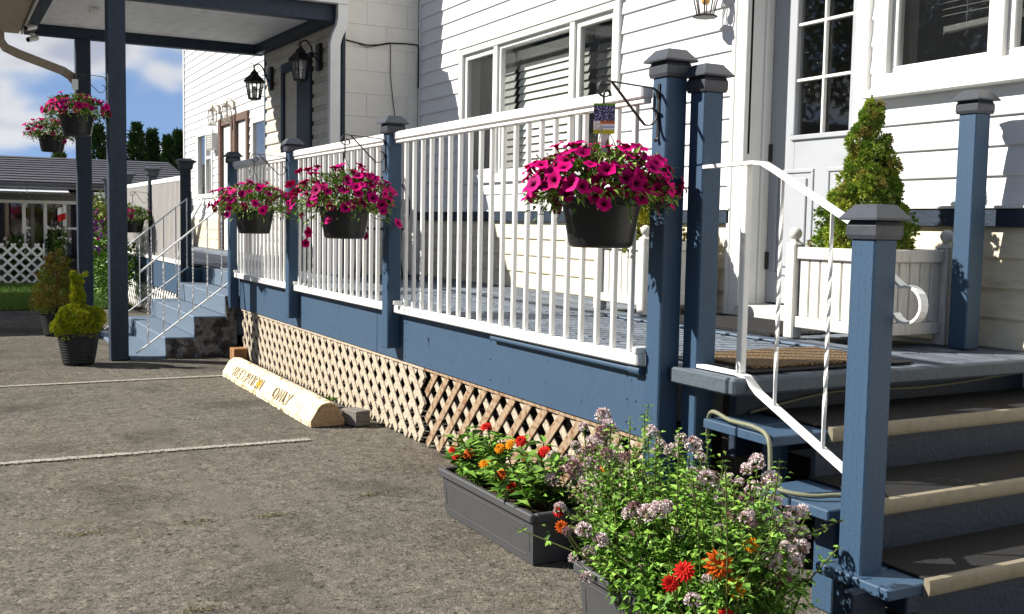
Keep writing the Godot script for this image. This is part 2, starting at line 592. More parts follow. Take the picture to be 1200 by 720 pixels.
func clapboard(X: float, ya: float, yb: float, ca: float, pitch: float, z0: float, z1: float, dutch: bool) -> SurfaceTool:
	# section of one course between ya and yb (the course starts at ca)
	var st := mb()
	var outs := []
	for y in ([ca, ca + 0.006, ca + pitch] if not dutch else [ca, ca + 0.006, ca + pitch * 0.62, ca + pitch * 0.74, ca + pitch]):
		var t: float = (y - ca) / pitch
		var o: float
		if dutch: o = 0.020 if t < 0.63 else (0.006 if t < 0.8 else 0.004)
		else: o = 0.018 - 0.015 * t
		if t == 0.0: o -= 0.003
		outs.append(Vector2(o, y))
	var prof := []
	for k in outs.size():
		var p: Vector2 = outs[k]
		if p.y < ya - 0.0001:
			if k + 1 < outs.size() and outs[k + 1].y > ya:
				var f: float = (ya - p.y) / (outs[k + 1].y - p.y)
				prof.append(Vector2(lerpf(p.x, outs[k + 1].x, f), ya))
			continue
		if p.y > yb + 0.0001:
			var q: Vector2 = outs[k - 1]
			if q.y < yb:
				var f: float = (yb - q.y) / (p.y - q.y)
				prof.append(Vector2(lerpf(q.x, p.x, f), yb))
			break
		prof.append(p)
	var n := prof.size()
	for k in n - 1:
		var a: Vector2 = prof[k]
		var b: Vector2 = prof[k + 1]
		oquad(st, Vector3(X - a.x, a.y, z0), Vector3(X - a.x, a.y, z1), Vector3(X - b.x, b.y, z1), Vector3(X - b.x, b.y, z0), Vector3(-1, 0.0, 0))
		for e in [[z0, -1.0], [z1, 1.0]]:
			oquad(st, Vector3(X, a.y, e[0]), Vector3(X - a.x, a.y, e[0]), Vector3(X - b.x, b.y, e[0]), Vector3(X, b.y, e[0]), Vector3(0, 0, e[1]))
	var lo: Vector2 = prof[0]
	oquad(st, Vector3(X, lo.y, z0), Vector3(X - lo.x, lo.y, z0), Vector3(X - lo.x, lo.y, z1), Vector3(X, lo.y, z1), Vector3(0, -1, 0))
	return st

func side_wall(parent: Node, X: float, y0: float, y1: float, pitch: float, z0: float, z1: float, holes: Array, m: Material, called := "siding_board", dutch := false) -> void:
	var y := y0
	while y < y1 - 0.001:
		var cuts := [y, minf(y + pitch, y1)]
		for h in holes:
			for e in [h[2], h[3]]:
				if e > y + 0.004 and e < cuts[-1] - 0.004: cuts.insert(cuts.size() - 1, e)
		cuts.sort()
		for i in cuts.size() - 1:
			for s in free_spans(z0, z1, cuts[i], cuts[i + 1], holes):
				# lengths butt at staggered seams
				var za: float = s[0]
				while za < s[1] - 0.001:
					var ze: float = minf(za + rng.randf_range(2.2, 3.6), s[1])
					if s[1] - ze < 0.5: ze = s[1]
					part(clapboard(X + rng.randf_range(-0.0008, 0.0008), cuts[i], cuts[i + 1], y, pitch, za, ze - (0.0018 if ze < s[1] else 0.0), dutch), called, m, parent)
					za = ze
		y += pitch

func backing(parent: Node, X: float, thick: float, y0: float, y1: float, z0: float, z1: float, holes: Array, m: Material) -> void:
	var st := mb()
	var cuts := [y0, y1]
	for h in holes:
		for e in [h[2], h[3]]:
			if e > y0 and e < y1 and not cuts.has(e): cuts.append(e)
	cuts.sort()
	for i in cuts.size() - 1:
		for s in free_spans(z0, z1, cuts[i], cuts[i + 1], holes):
			lohi(st, Vector3(X + 0.0005, cuts[i], s[0]), Vector3(X + thick, cuts[i + 1], s[1]), 0.0)
	part(st, "wall", m, parent)

# inside faces of a room behind an opening
func room(parent: Node, lo: Vector3, hi: Vector3) -> void:
	var st := mb()
	var t := 0.1
	lohi(st, Vector3(hi.x, lo.y - t, lo.z - t), Vector3(hi.x + t, hi.y + t, hi.z + t), 0)
	lohi(st, Vector3(lo.x, lo.y - t, lo.z - t), Vector3(hi.x, lo.y, hi.z + t), 0)
	lohi(st, Vector3(lo.x, hi.y, lo.z - t), Vector3(hi.x, hi.y + t, hi.z + t), 0)
	lohi(st, Vector3(lo.x, lo.y, lo.z - t), Vector3(hi.x, hi.y, lo.z), 0)
	lohi(st, Vector3(lo.x, lo.y, hi.z), Vector3(hi.x, hi.y, hi.z + t), 0)
	part(st, "room_walls", M.room, parent)

# a rectangular picture frame in the plane X, from outer to inner rectangle, between depths xa..xb
func frame_x(st: SurfaceTool, xa: float, xb: float, z0: float, z1: float, y0: float, y1: float, w: float, b := 0.003) -> void:
	lohi(st, Vector3(xa, y0, z0), Vector3(xb, y0 + w, z1), b)
	lohi(st, Vector3(xa, y1 - w, z0), Vector3(xb, y1, z1), b)
	lohi(st, Vector3(xa, y0 + w, z0), Vector3(xb, y1 - w, z0 + w), b)
	lohi(st, Vector3(xa, y0 + w, z1 - w), Vector3(xb, y1 - w, z1), b)

const XW := 4.02

func make_house() -> void:
	var h := thing("house", "long white clapboard house with a beige base along the deck", "house")
	var w1 := [-8.50, -5.985, 1.56, 2.75]
	var w2 := [-3.75, -2.0, 1.875, 2.95]
	var dr := [-4.78, -3.79, 0.71, 2.92]
	# near wall
	var holes := [w1, w2, dr]
	side_wall(h, XW, 1.332, 4.2, 0.1297, -9.40, 8.0, holes, M.vinyl)
	side_wall(h, XW, 0.712, 1.236, 0.131, -9.40, 8.0, [dr], M.cream, "base_board")
	backing(h, XW, 0.14, 0.0, 4.4, -9.42, 8.0, [[-8.42, -6.06, 1.64, 2.67], [-3.64, -2.1, 1.99, 2.85], [-4.69, -3.88, 0.71, 2.84]], M.trim)
	# blue band
	for s in [[-9.40, -4.79], [-3.785, 8.0]]:
		box("band_board", Vector3(XW - 0.034, 1.238, s[0]), Vector3(XW, 1.318, s[1]), M.navy, h)
		box("drip_strip", Vector3(XW - 0.042, 1.3185, s[0]), Vector3(XW, 1.3318, s[1]), M.trim, h, 0.002)
	# corner strip against the block wall
	box("corner_trim", Vector3(XW - 0.03, 0.712, -9.418), Vector3(XW, 4.2, -9.402), M.trim, h)
	# left window: three lights
	var st := mb()
	frame_x(st, XW - 0.035, XW + 0.02, w1[0], w1[1], w1[2], w1[3], 0.07)
	var win := part(st, "window", M.trim, h)
	st = mb()
	lohi(st, Vector3(XW - 0.045, 2.735, w1[0] - 0.02), Vector3(XW - 0.0352, 2.762, w1[1] + 0.02), 0.002)
	part(st, "head_trim", M.trim, win)
	for zc in [-7.81, -6.60]:
		box("mullion", Vector3(XW - 0.028, 1.63, zc - 0.033), Vector3(XW + 0.02, 2.68, zc + 0.033), M.trim, win)
	var secs := [[-8.43, -7.843], [-7.777, -6.633], [-6.567, -6.055]]
	for i in 3:
		var s: Array = secs[i]
		st = mb()
		frame_x(st, XW - 0.008, XW + 0.035, s[0], s[1], 1.63, 2.68, 0.035 if i == 1 else 0.05)
		part(st, "sash", M.trim, win)
		var e := 0.035 if i == 1 else 0.05
		box("pane", Vector3(XW + 0.012, 1.63 + e, s[0] + e), Vector3(XW + 0.016, 2.68 - e, s[1] - e), M.glass, win, 0)
		if i != 1:
			box("insect_screen", Vector3(XW + 0.040, 1.64, s[0] + 0.01), Vector3(XW + 0.042, 2.67, s[1] - 0.01), M.screen, win, 0)
	for b in [[-8.22, -7.80], [-7.74, -6.66], [-6.55, -6.10]]:
		var yy := 1.66
		while yy < 2.52:
			st = mb()
			bx(st, Vector3(XW + 0.165, yy, (b[0] + b[1]) / 2), Vector3(0.060, 0.003, b[1] - b[0]), 0.001, Basis(Vector3(0, 0, 1), deg_to_rad(71)))
			part(st, "blind_slat", M.blind, win)
			yy += 0.060
		box("blind_head_rail", Vector3(XW + 0.14, 2.57, b[0]), Vector3(XW + 0.20, 2.64, b[1]), M.blind, win)
		for f in [0.12, 0.5, 0.88]:
			var zz := lerpf(b[0], b[1], f)
			st = mb()
			tube(st, [Vector3(XW + 0.14, 1.62, zz), Vector3(XW + 0.14, 2.6, zz)], 0.0016, 4)
			part(st, "blind_cord", M.blind, win)
	box("curtain", Vector3(XW + 0.2, 1.6, -8.41), Vector3(XW + 0.22, 2.68, -8.24), M.curtain, win)
	room(h, Vector3(XW + 0.14, 0.75, -9.2), Vector3(XW + 2.8, 3.0, -5.5))
	# right window: two lights with a raised thin blind
	st = mb()
	frame_x(st, XW - 0.045, XW + 0.02, w2[0], w2[1], w2[2], w2[3], 0.09)
	var win2 := part(st, "window", M.trim, h)
	st = mb()
	lohi(st, Vector3(XW - 0.075, 1.853, w2[0] - 0.03), Vector3(XW - 0.02, 1.8745, w2[1]), 0.004)
	lohi(st, Vector3(XW - 0.058, 1.8747, w2[0] - 0.03), Vector3(XW - 0.0455, 1.893, w2[1]), 0.003)
	part(st, "sill", M.trim, win2)
	box("mullion", Vector3(XW - 0.04, 1.965, -3.095), Vector3(XW + 0.02, 2.86, -3.03), M.trim, win2)
	for s in [[-3.66, -3.095], [-3.03, -2.09]]:
		st = mb()
		frame_x(st, XW - 0.014, XW + 0.03, s[0], s[1], 1.965, 2.86, 0.034)
		part(st, "sash", M.trim, win2)
		box("pane", Vector3(XW + 0.004, 1.999, s[0] + 0.034), Vector3(XW + 0.008, 2.826, s[1] - 0.034), M.glass, win2, 0)
	box("insect_screen", Vector3(XW + 0.034, 1.97, -3.65), Vector3(XW + 0.036, 2.85, -3.1), M.screen, win2, 0)
	var y2 := 2.22
	while y2 < 2.75:
		st = mb()
		bx(st, Vector3(XW + 0.10, y2, -2.78), Vector3(0.024, 0.0016, 1.36), 0.0, Basis(Vector3(0, 0, 1), deg_to_rad(20)))
		part(st, "blind_slat", M.blind, win2)
		y2 += 0.03
	st = mb()
	bx(st, Vector3(XW + 0.10, 2.175, -2.80), Vector3(0.03, 0.03, 1.30), 0.004, Basis(Vector3(1, 0, 0), deg_to_rad(-2.0)))
	part(st, "blind_bottom_rail", M.blind, win2)
	st = mb()
	tube(st, [Vector3(XW + 0.085, 2.17, -3.32), Vector3(XW + 0.085, 2.8, -3.32)], 0.0015, 4)
	part(st, "blind_cord", M.blind, win2)
	room(h, Vector3(XW + 0.14, 0.75, -3.68), Vector3(XW + 3.0, 3.0, -1.2))
	# door in its deep reveal
	st = mb()
	lohi(st, Vector3(XW - 0.03, 0.712, -4.78), Vector3(XW + 0.02, 2.92, -4.69), 0.004)
	lohi(st, Vector3(XW - 0.03, 0.712, -3.88), Vector3(XW + 0.02, 2.92, -3.79), 0.004)
	lohi(st, Vector3(XW - 0.03, 2.84, -4.69), Vector3(XW + 0.02, 2.92, -3.88), 0.004)
	lohi(st, Vector3(XW + 0.0205, 0.712, -4.72), Vector3(XW + 0.20, 2.9, -4.692), 0.002)
	lohi(st, Vector3(XW + 0.0205, 0.712, -3.878), Vector3(XW + 0.20, 2.9, -3.85), 0.002)
	lohi(st, Vector3(XW + 0.10, 0.78, -4.6915), Vector3(XW + 0.115, 2.84, -4.675), 0.002)
	var casing := part(st, "door_casing", M.trim, h)
	box("corner_bead", Vector3(XW - 0.034, 0.712, -4.815), Vector3(XW - 0.0, 4.2, -4.782), M.trim, casing)
	var X := XW + 0.17
	st = mb()
	lohi(st, Vector3(X, 0.79, -4.688), Vector3(X + 0.04, 2.82, -4.49), 0.003)
	lohi(st, Vector3(X, 0.79, -4.08), Vector3(X + 0.04, 2.82, -3.882), 0.003)
	lohi(st, Vector3(X, 0.79, -4.49), Vector3(X + 0.04, 1.735, -4.08), 0.0)
	lohi(st, Vector3(X, 2.65, -4.49), Vector3(X + 0.04, 2.82, -4.08), 0.0)
	var door := part(st, "door", M.door, h)
	st = mb()
	frame_x(st, X - 0.014, X + 0.0, -4.515, -4.055, 1.71, 2.675, 0.028, 0.004)
	part(st, "glazing_frame", M.door, door)
	box("pane", Vector3(X + 0.018, 1.735, -4.49), Vector3(X + 0.022, 2.65, -4.08), M.glass, door, 0)
	box("muntin", Vector3(X - 0.006, 1.735, -4.293), Vector3(X + 0.017, 2.65, -4.277), M.trim, door, 0.002)
	for y in [2.04, 2.345]:
		box("muntin", Vector3(X - 0.005, y - 0.008, -4.49), Vector3(X + 0.016, y + 0.008, -4.08), M.trim, door, 0.002)
	for z in [-4.63, -4.235]:
		st = mb()
		frame_x(st, X - 0.008, X + 0.0, z, z + 0.30, 0.95, 1.55, 0.022, 0.004)
		lohi(st, Vector3(X - 0.010, 1.0, z + 0.05), Vector3(X, 1.50, z + 0.25), 0.008)
		part(st, "raised_panel", M.door, door)
	for y in [0.98, 1.60, 2.55]:
		box("hinge", Vector3(X - 0.012, y, -4.691), Vector3(X + 0.002, y + 0.10, -4.668), M.hinge, door, 0.002)
	st = mb()
	ball(st, Vector3(X - 0.05, 1.62, -3.95), 0.028, 12, 8)
	tube(st, [Vector3(X, 1.62, -3.95), Vector3(X - 0.05, 1.62, -3.95)], 0.012, 8)
	part(st, "door_knob", M.brass, door)
	box("threshold", Vector3(XW - 0.06, 0.713, -4.69), Vector3(XW + 0.2, 0.78, -3.88), M.oldwood, h)
	room(h, Vector3(X + 0.06, 0.75, -5.3), Vector3(XW + 2.5, 2.9, -3.87))
	# far wing of the same house
	var f1 := [-19.66, -18.40, 1.58, 2.77]
	var d1 := [-17.77, -16.90, 0.71, 2.86]
	var d2 := [-16.77, -15.93, 0.71, 2.86]
	var f2 := [-15.75, -14.9, 1.3, 2.72]
	side_wall(h, XW, 1.21, 5.4, 0.127, -20.80, -12.16, [f1, d1, d2, f2], M.vinyl)
	backing(h, XW, 0.14, 0.0, 5.5, -20.82, -12.16, [f1, [-15.68, -14.97, 1.37, 2.65]], M.trim)
	box("corner_trim", Vector3(XW - 0.035, 0.71, -20.88), Vector3(XW, 5.4, -20.80), M.trim, h)
	st = mb()
	frame_x(st, XW - 0.03, XW + 0.03, f1[0], f1[1], f1[2], f1[3], 0.08)
	var fw := part(st, "window", M.trim, h)
	box("mullion", Vector3(XW - 0.026, 1.66, -18.98), Vector3(XW + 0.03, 2.69, -18.92), M.trim, fw)
	box("sash_rail", Vector3(XW - 0.02, 2.26, -18.92), Vector3(XW + 0.03, 2.31, -18.48), M.trim, fw)
	box("pane", Vector3(XW + 0.01, 1.66, -19.58), Vector3(XW + 0.014, 2.69, -18.48), M.glass, fw, 0)
	box("curtain", Vector3(XW + 0.08, 1.6, -19.6), Vector3(XW + 0.1, 2.75, -18.45), M.curtain, fw)
	for d in [d1, d2]:
		st = mb()
		lohi(st, Vector3(XW - 0.07, d[2], d[0]), Vector3(XW + 0.01, d[3], d[0] + 0.14))
		lohi(st, Vector3(XW - 0.05, d[2], d[1] - 0.09), Vector3(XW + 0.01, d[3], d[1]))
		lohi(st, Vector3(XW - 0.05, d[3] - 0.12, d[0] + 0.14), Vector3(XW + 0.01, d[3], d[1] - 0.09))
		var fr := part(st, "door_casing", M.brown, h)
		box("door", Vector3(XW + 0.01 - 0.02, d[2], d[0] + 0.14), Vector3(XW + 0.04, d[3] - 0.12, d[1] - 0.09), M.trim, fr)
	st = mb()
	frame_x(st, XW - 0.03, XW + 0.03, f2[0], f2[1], f2[2], f2[3], 0.08)
	fw = part(st, "window", M.trim, h)
	box("pane", Vector3(XW + 0.0, 1.38, -15.67), Vector3(XW + 0.004, 2.64, -14.98), M.glass, fw, 0)
	room(h, Vector3(XW + 0.14, 0.75, -16.5), Vector3(XW + 2.0, 3.0, -14.0))
	# shingled foot of the far wing: every shake a piece
	for r in 3:
		var z := -20.8 + (0.12 if r % 2 else 0.0)
		while z < -17.85:
			var wd := rng.randf_range(0.16, 0.26)
			if z + wd > -17.82: wd = -17.80 - z
			box("shake", Vector3(XW - 0.035 + 0.004 * rng.randf(), 0.712 + r * 0.165, z), Vector3(XW, 0.712 + (r + 1) * 0.165 - 0.006, z + wd - 0.008), M.cream, h, 0.003)
			z += wd
	# closing shell: gables, ceiling slab, roof
	st = mb()
	lohi(st, Vector3(XW + 0.14, 0, 7.85), Vector3(9.5, 5.4, 8.0), 0)
	lohi(st, Vector3(XW + 0.14, 0, -20.82), Vector3(9.5, 5.4, -20.68), 0)
	lohi(st, Vector3(9.36, 0, -20.68), Vector3(9.5, 5.4, 7.85), 0)
	lohi(st, Vector3(XW + 0.0005, 4.41, -12.15), Vector3(XW + 0.14, 5.4, 8.0), 0)
	part(st, "outer_wall", M.trim, h)
	st = mb()
	lohi(st, Vector3(XW - 0.05, 5.42, -21.0), Vector3(9.7, 5.6, 8.2), 0)
	part(st, "roof", M.shingle, h)

func make_annex() -> void:
	var a := thing("block_annex", "painted cream block entrance annex with grey lap siding and dark trim", "annex")
	var X0 := 3.256
	var zf := -9.42
	# blocks of the wall that faces along the deck
	var y := 0.712
	var k := 0
	while y < 4.5:
		var x := X0 + 0.004 - (0.19 if k % 2 else 0.0)
		while x < XW - 0.035:
			var xa := maxf(x, X0 + 0.004)
			var xb := minf(x + 0.40, XW - 0.032)
			if xb - xa > 0.02:
				var st := mb()
				bx(st, Vector3((xa + xb) / 2, y + 0.106, zf - 0.045 + rng.randf_range(-0.0008, 0.0008)), Vector3(xb - xa - 0.0015, 0.2105, 0.09), 0.002)
				part(st, "block", M.block, a)
			x += 0.40
		y += 0.212
		k += 1
	var st2 := mb()
	lohi(st2, Vector3(X0 + 0.004, 0.0, zf - 0.13), Vector3(XW - 0.0345, 4.6, zf - 0.0905), 0)
	lohi(st2, Vector3(X0 + 0.001, 0.0, -12.10), Vector3(X0 + 0.12, 4.6, zf - 0.131), 0)
	lohi(st2, Vector3(X0 + 0.001, 0.0, -12.15), Vector3(XW - 0.001, 4.6, -12.101), 0)
	part(st2, "wall", M.block, a)
	box("roof", Vector3(X0 - 0.1, 4.62, -12.3), Vector3(XW - 0.06, 4.75, zf + 0.1), M.shingle, a)
	var dr := [-11.42, -10.35, 0.71, 2.90]
	side_wall(a, X0, 0.716, 4.5, 0.136, -12.12, -9.50, [dr], M.annex, "siding_board", true)
	box("corner_board", Vector3(X0 - 0.028, 0.712, -9.50), Vector3(X0 + 0.002, 4.5, -9.416), M.navy, a)
	box("corner_board", Vector3(X0 - 0.028, 0.712, -12.16), Vector3(X0 + 0.004, 4.5, -12.12), M.stepblue, a)
	# doorway
	var st := mb()
	lohi(st, Vector3(X0 - 0.04, 0.712, dr[0]), Vector3(X0 + 0.0, dr[3], dr[0] + 0.10))
	lohi(st, Vector3(X0 - 0.04, 0.712, dr[1] - 0.06), Vector3(X0 + 0.0, dr[3], dr[1]))
	lohi(st, Vector3(X0 - 0.04, dr[3] - 0.10, dr[0] + 0.10), Vector3(X0 + 0.0, dr[3], dr[1] - 0.06))
	var cs := part(st, "door_casing", M.navy, a)
	box("door", Vector3(X0 - 0.018, 0.72, dr[0] + 0.102), Vector3(X0 + 0.0, dr[3] - 0.102, -10.88), M.annex, cs)
	box("screen_door", Vector3(X0 - 0.024, 0.72, -10.878), Vector3(X0 + 0.0, dr[3] - 0.102, dr[1] - 0.062), M.black, cs)
	# cables over the blocks
	var c := thing("wall_cable", "black cable sagging across the cream block wall", "cable")
	st = mb()
	tube(st, [Vector3(3.262, 2.885, -9.41), Vector3(3.34, 2.872, -9.405), Vector3(3.47, 2.855, -9.403), Vector3(3.58, 2.868, -9.403), Vector3(3.68, 2.895, -9.405), Vector3(3.85, 2.905, -9.405), Vector3(3.97, 2.905, -9.405), Vector3(3.985, 2.88, -9.405), Vector3(3.985, 2.5, -9.405)], 0.007, 6)
	part(st, "main_cable", M.cable, c)
	st = mb()
	tube(st, [Vector3(3.36, 2.87, -9.405), Vector3(3.46, 2.835, -9.402), Vector3(3.56, 2.858, -9.402), Vector3(3.69, 2.89, -9.402)], 0.004, 5)
	part(st, "thin_cable", M.cable, c)
	st = mb()
	tube(st, [Vector3(3.70, 2.89, -9.404), Vector3(3.70, 2.6, -9.404), Vector3(3.73, 2.35, -9.404), Vector3(3.76, 2.15, -9.404), Vector3(3.77, 0.75, -9.404)], 0.004, 5)
	part(st, "drop_cable", M.cable, c)

# ---------- canopy ----------
func make_canopy() -> void:
	var c := thing("entrance_canopy", "blue timber porch roof on two posts with a pale ribbed soffit", "canopy")
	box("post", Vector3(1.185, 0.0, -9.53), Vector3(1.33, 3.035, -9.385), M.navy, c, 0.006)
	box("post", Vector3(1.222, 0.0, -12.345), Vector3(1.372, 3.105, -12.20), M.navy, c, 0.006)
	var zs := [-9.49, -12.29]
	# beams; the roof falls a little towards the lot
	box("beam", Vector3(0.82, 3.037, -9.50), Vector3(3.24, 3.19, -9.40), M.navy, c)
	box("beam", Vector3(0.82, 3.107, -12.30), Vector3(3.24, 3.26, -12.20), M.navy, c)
	var st := mb()
	bar(st, Vector3(3.19, 3.135, -9.505), Vector3(3.19, 3.19, -12.195), 0.10, 0.15)
	part(st, "beam", M.navy, c)
	st = mb()
	bar(st, Vector3(0.775, 3.115, -9.40), Vector3(0.775, 3.185, -12.30), 0.09, 0.15)
	part(st, "beam", M.navy, c)
	# ribbed soffit: low ridges running across
	st = mb()
	var n := 46
	for i in n:
		var t0 := float(i) / n
		var t1 := float(i + 1) / n
		var z0 := lerpf(-9.505, -12.195, t0)
		var z1 := lerpf(-9.505, -12.195, t1)
		var y0 := lerpf(3.15, 3.22, t0)
		var y1 := lerpf(3.15, 3.22, t1)
		var za := lerpf(z0, z1, 0.7)
		var ya := lerpf(y0, y1, 0.7)
		oquad(st, Vector3(0.822, y0, z0), Vector3(3.138, y0, z0), Vector3(3.138, ya, za), Vector3(0.822, ya, za), Vector3(0, -1, 0))
		oquad(st, Vector3(0.822, ya, za), Vector3(3.138, ya, za), Vector3(3.138, ya + 0.012, za), Vector3(0.822, ya + 0.012, za), Vector3(0, 0, 1))
		oquad(st, Vector3(0.822, ya + 0.012, za), Vector3(3.138, ya + 0.012, za), Vector3(3.138, y1 + 0.012, z1), Vector3(0.822, y1 + 0.012, z1), Vector3(0, -1, 0))
		oquad(st, Vector3(0.822, y1 + 0.012, z1), Vector3(3.138, y1 + 0.012, z1), Vector3(3.138, y1, z1), Vector3(0.822, y1, z1), Vector3(0, 0, -1))
	part(st, "soffit", M.soffit, c)
	st = mb()
	bar(st, Vector3(1.93, 3.262, -9.36), Vector3(1.93, 3.335, -12.42), 2.62, 0.08)
	part(st, "roof", M.shingle, c)
	# fascia flashing on the front edge
	st = mb()
	bar(st, Vector3(0.715, 3.13, -9.30), Vector3(0.715, 3.205, -12.40), 0.022, 0.16)
	part(st, "fascia", M.trim, c)
	# gutter on the near eave and its downspout at the annex corner
	st = mb()
	sweep(st, [Vector3(0.70, 3.22, -9.335), Vector3(3.24, 3.235, -9.335)], [Vector2(-0.045, -0.05), Vector2(0.03, -0.05), Vector2(0.055, 0.05), Vector2(-0.045, 0.05)])
	part(st, "gutter", M.trim, c)
	st = mb()
	sweep(st, [Vector3(3.20, 3.20, -9.345), Vector3(3.20, 3.06, -9.345), Vector3(3.185, 2.98, -9.345), Vector3(3.15, 2.90, -9.35), Vector3(3.13, 2.82, -9.352), Vector3(3.13, 0.73, -9.352)], rect(0.095, 0.07), Vector3(0, 0, 1))
	part(st, "downspout", M.trim, c)
	# box gutter along the front edge with a sloping outlet pipe to the far post
	st = mb()
	bar(st, Vector3(0.55, 3.165, -9.3), Vector3(0.55, 3.20, -12.40), 0.28, 0.14)
	part(st, "box_gutter", M.beige, c)
	st = mb()
	sweep(st, [Vector3(0.50, 3.13, -12.27), Vector3(0.505, 3.02, -12.27), Vector3(0.55, 2.955, -12.27), Vector3(0.68, 2.90, -12.27), Vector3(1.10, 2.765, -12.29), Vector3(1.19, 2.72, -12.34), Vector3(1.26, 2.64, -12.39), Vector3(1.28, 2.5, -12.39), Vector3(1.28, 0.0, -12.39)], rect(0.085, 0.06), Vector3(0, 0, 1))
	part(st, "outlet_pipe", M.beige, c)
	st = mb()
	lohi(st, Vector3(1.20, 3.125, -10.78), Vector3(1.29, 3.165, -10.70), 0.006)
	part(st, "soffit_box", M.trim, c)
	# two small cameras on the corner
	for k in 2:
		var p: Vector3 = [Vector3(0.80, 3.105, -12.16), Vector3(0.74, 3.115, -11.5)][k]
		var t := thing("security_camera", ["white bullet camera hanging under the far beam end of the porch roof", "white bullet camera fixed on the front edge of the porch roof"][k], "camera", p, 0.0, "cameras on the porch roof")
		st = mb()
		lathe(st, [Vector2(0, 0), Vector2(0.03, 0), Vector2(0.03, -0.018), Vector2(0.012, -0.022), Vector2(0.012, -0.05)], 12)
		part(st, "mount", M.trim, t)
		st = mb()
		var d := Vector3(-0.75, -0.3, 0.6).normalized()
		tube(st, [Vector3(0.05, -0.035, -0.03), Vector3(0.05, -0.035, -0.03) + d * 0.12], 0.027, 12)
		part(st, "body", M.trim, t)
		st = mb()
		tube(st, [Vector3(0.05, -0.035, -0.03) + d * 0.1205, Vector3(0.05, -0.035, -0.03) + d * 0.13], 0.022, 12)
		part(st, "lens", M.iron, t)

# ---------- posts ----------
func cap(parent: Node, c: Vector3, w: float) -> void:
	var st := mb()
	lathe(st, [Vector2(0, 0), Vector2(w * 0.80, 0), Vector2(w * 0.86, 0.012), Vector2(w * 0.86, 0.038), Vector2(w * 0.78, 0.05), Vector2(w * 0.74, 0.052)], 4, c, PI / 4, false)
	lathe(st, [Vector2(w * 0.74, 0.052), Vector2(w * 1.10, 0.054), Vector2(w * 1.10, 0.060), Vector2(w * 0.62, 0.098), Vector2(0, 0.100)], 4, c, PI / 4, false)
	part(st, "cap", M.charcoal, parent)

func post(x0: float, x1: float, z0: float, z1: float, y0: float, y1: float, label: String, lean := 0.0, m: Material = null) -> Node3D:
	var cx := (x0 + x1) / 2
	var cz := (z0 + z1) / 2
	var t := thing("deck_post", label, "post", Vector3(cx, y0, cz), 0.0, "blue capped posts of the deck")
	var st := mb()
	bx(st, Vector3(0, (y1 - y0) / 2, 0), Vector3(x1 - x0, y1 - y0, z1 - z0), 0.005)
	part(st, "shaft", M.blue_post if m == null else m, t)
	cap(t, Vector3(0, y1 - y0 - 0.002, 0), maxf(x1 - x0, z1 - z0))
	t.rotation.z = lean
	return t

func rail_panel(z0: float, z1: float, n: int, za: float, zb: float, label: String) -> void:
	var t := thing("railing_panel", label, "railing", Vector3(2.21, 0.70, (z0 + z1) / 2), 0.0, "white railing panels of the deck")
	var o := -Vector3(2.21, 0.70, (z0 + z1) / 2)
	var st := mb()
	lohi(st, o + Vector3(2.195, 1.672, z0), o + Vector3(2.248, 1.716, z1), 0.006)
	lohi(st, o + Vector3(2.205, 1.655, z0), o + Vector3(2.24, 1.6715, z1), 0.002)
	part(st, "top_rail", M.white, t)
	st = mb()
	lohi(st, o + Vector3(2.203, 0.703, z0), o + Vector3(2.246, 0.748, z1), 0.006)
	part(st, "bottom_rail", M.white, t)
	st = mb()
	bx(st, Vector3.ZERO, Vector3(0.020, 0.907, 0.020), 0.003)
	var mesh := st.commit()
	for k in n:
		var z := lerpf(za, zb, float(k) / (n - 1))
		put(mesh, "baluster", M.white, t, Transform3D(Basis(), o + Vector3(2.224, 1.2015, z)))
	for z in [z0 + 0.012, z1 - 0.012]:
		st = mb()
		lohi(st, o + Vector3(2.198, 0.748, z - 0.012), o + Vector3(2.25, 0.772, z + 0.012), 0.003)
		part(st, "bracket", M.white, t)

func planks(parent: Node, x0: float, x1: float, z0: float, z1: float, y: float, w: float, cuts: Array) -> void:
	var x := x0
	var k := 0
	while x < x1 - 0.02:
		var xe := minf(x + w, x1)
		var zz := [z0]
		for c in cuts:
			var v: float = c + (0.9 if k % 2 else 0.0)
			if v > z0 + 0.3 and v < z1 - 0.3: zz.append(v)
		zz.append(z1)
		for i in zz.size() - 1:
			var dy := rng.randf_range(-0.0015, 0.0015)
			box("plank", Vector3(x + 0.004, y - 0.03 + dy, zz[i] + 0.002), Vector3(xe - 0.004, y + dy, zz[i + 1] - 0.002), M.deck[rng.randi() % 3], parent, 0.004)
		x = xe
		k += 1

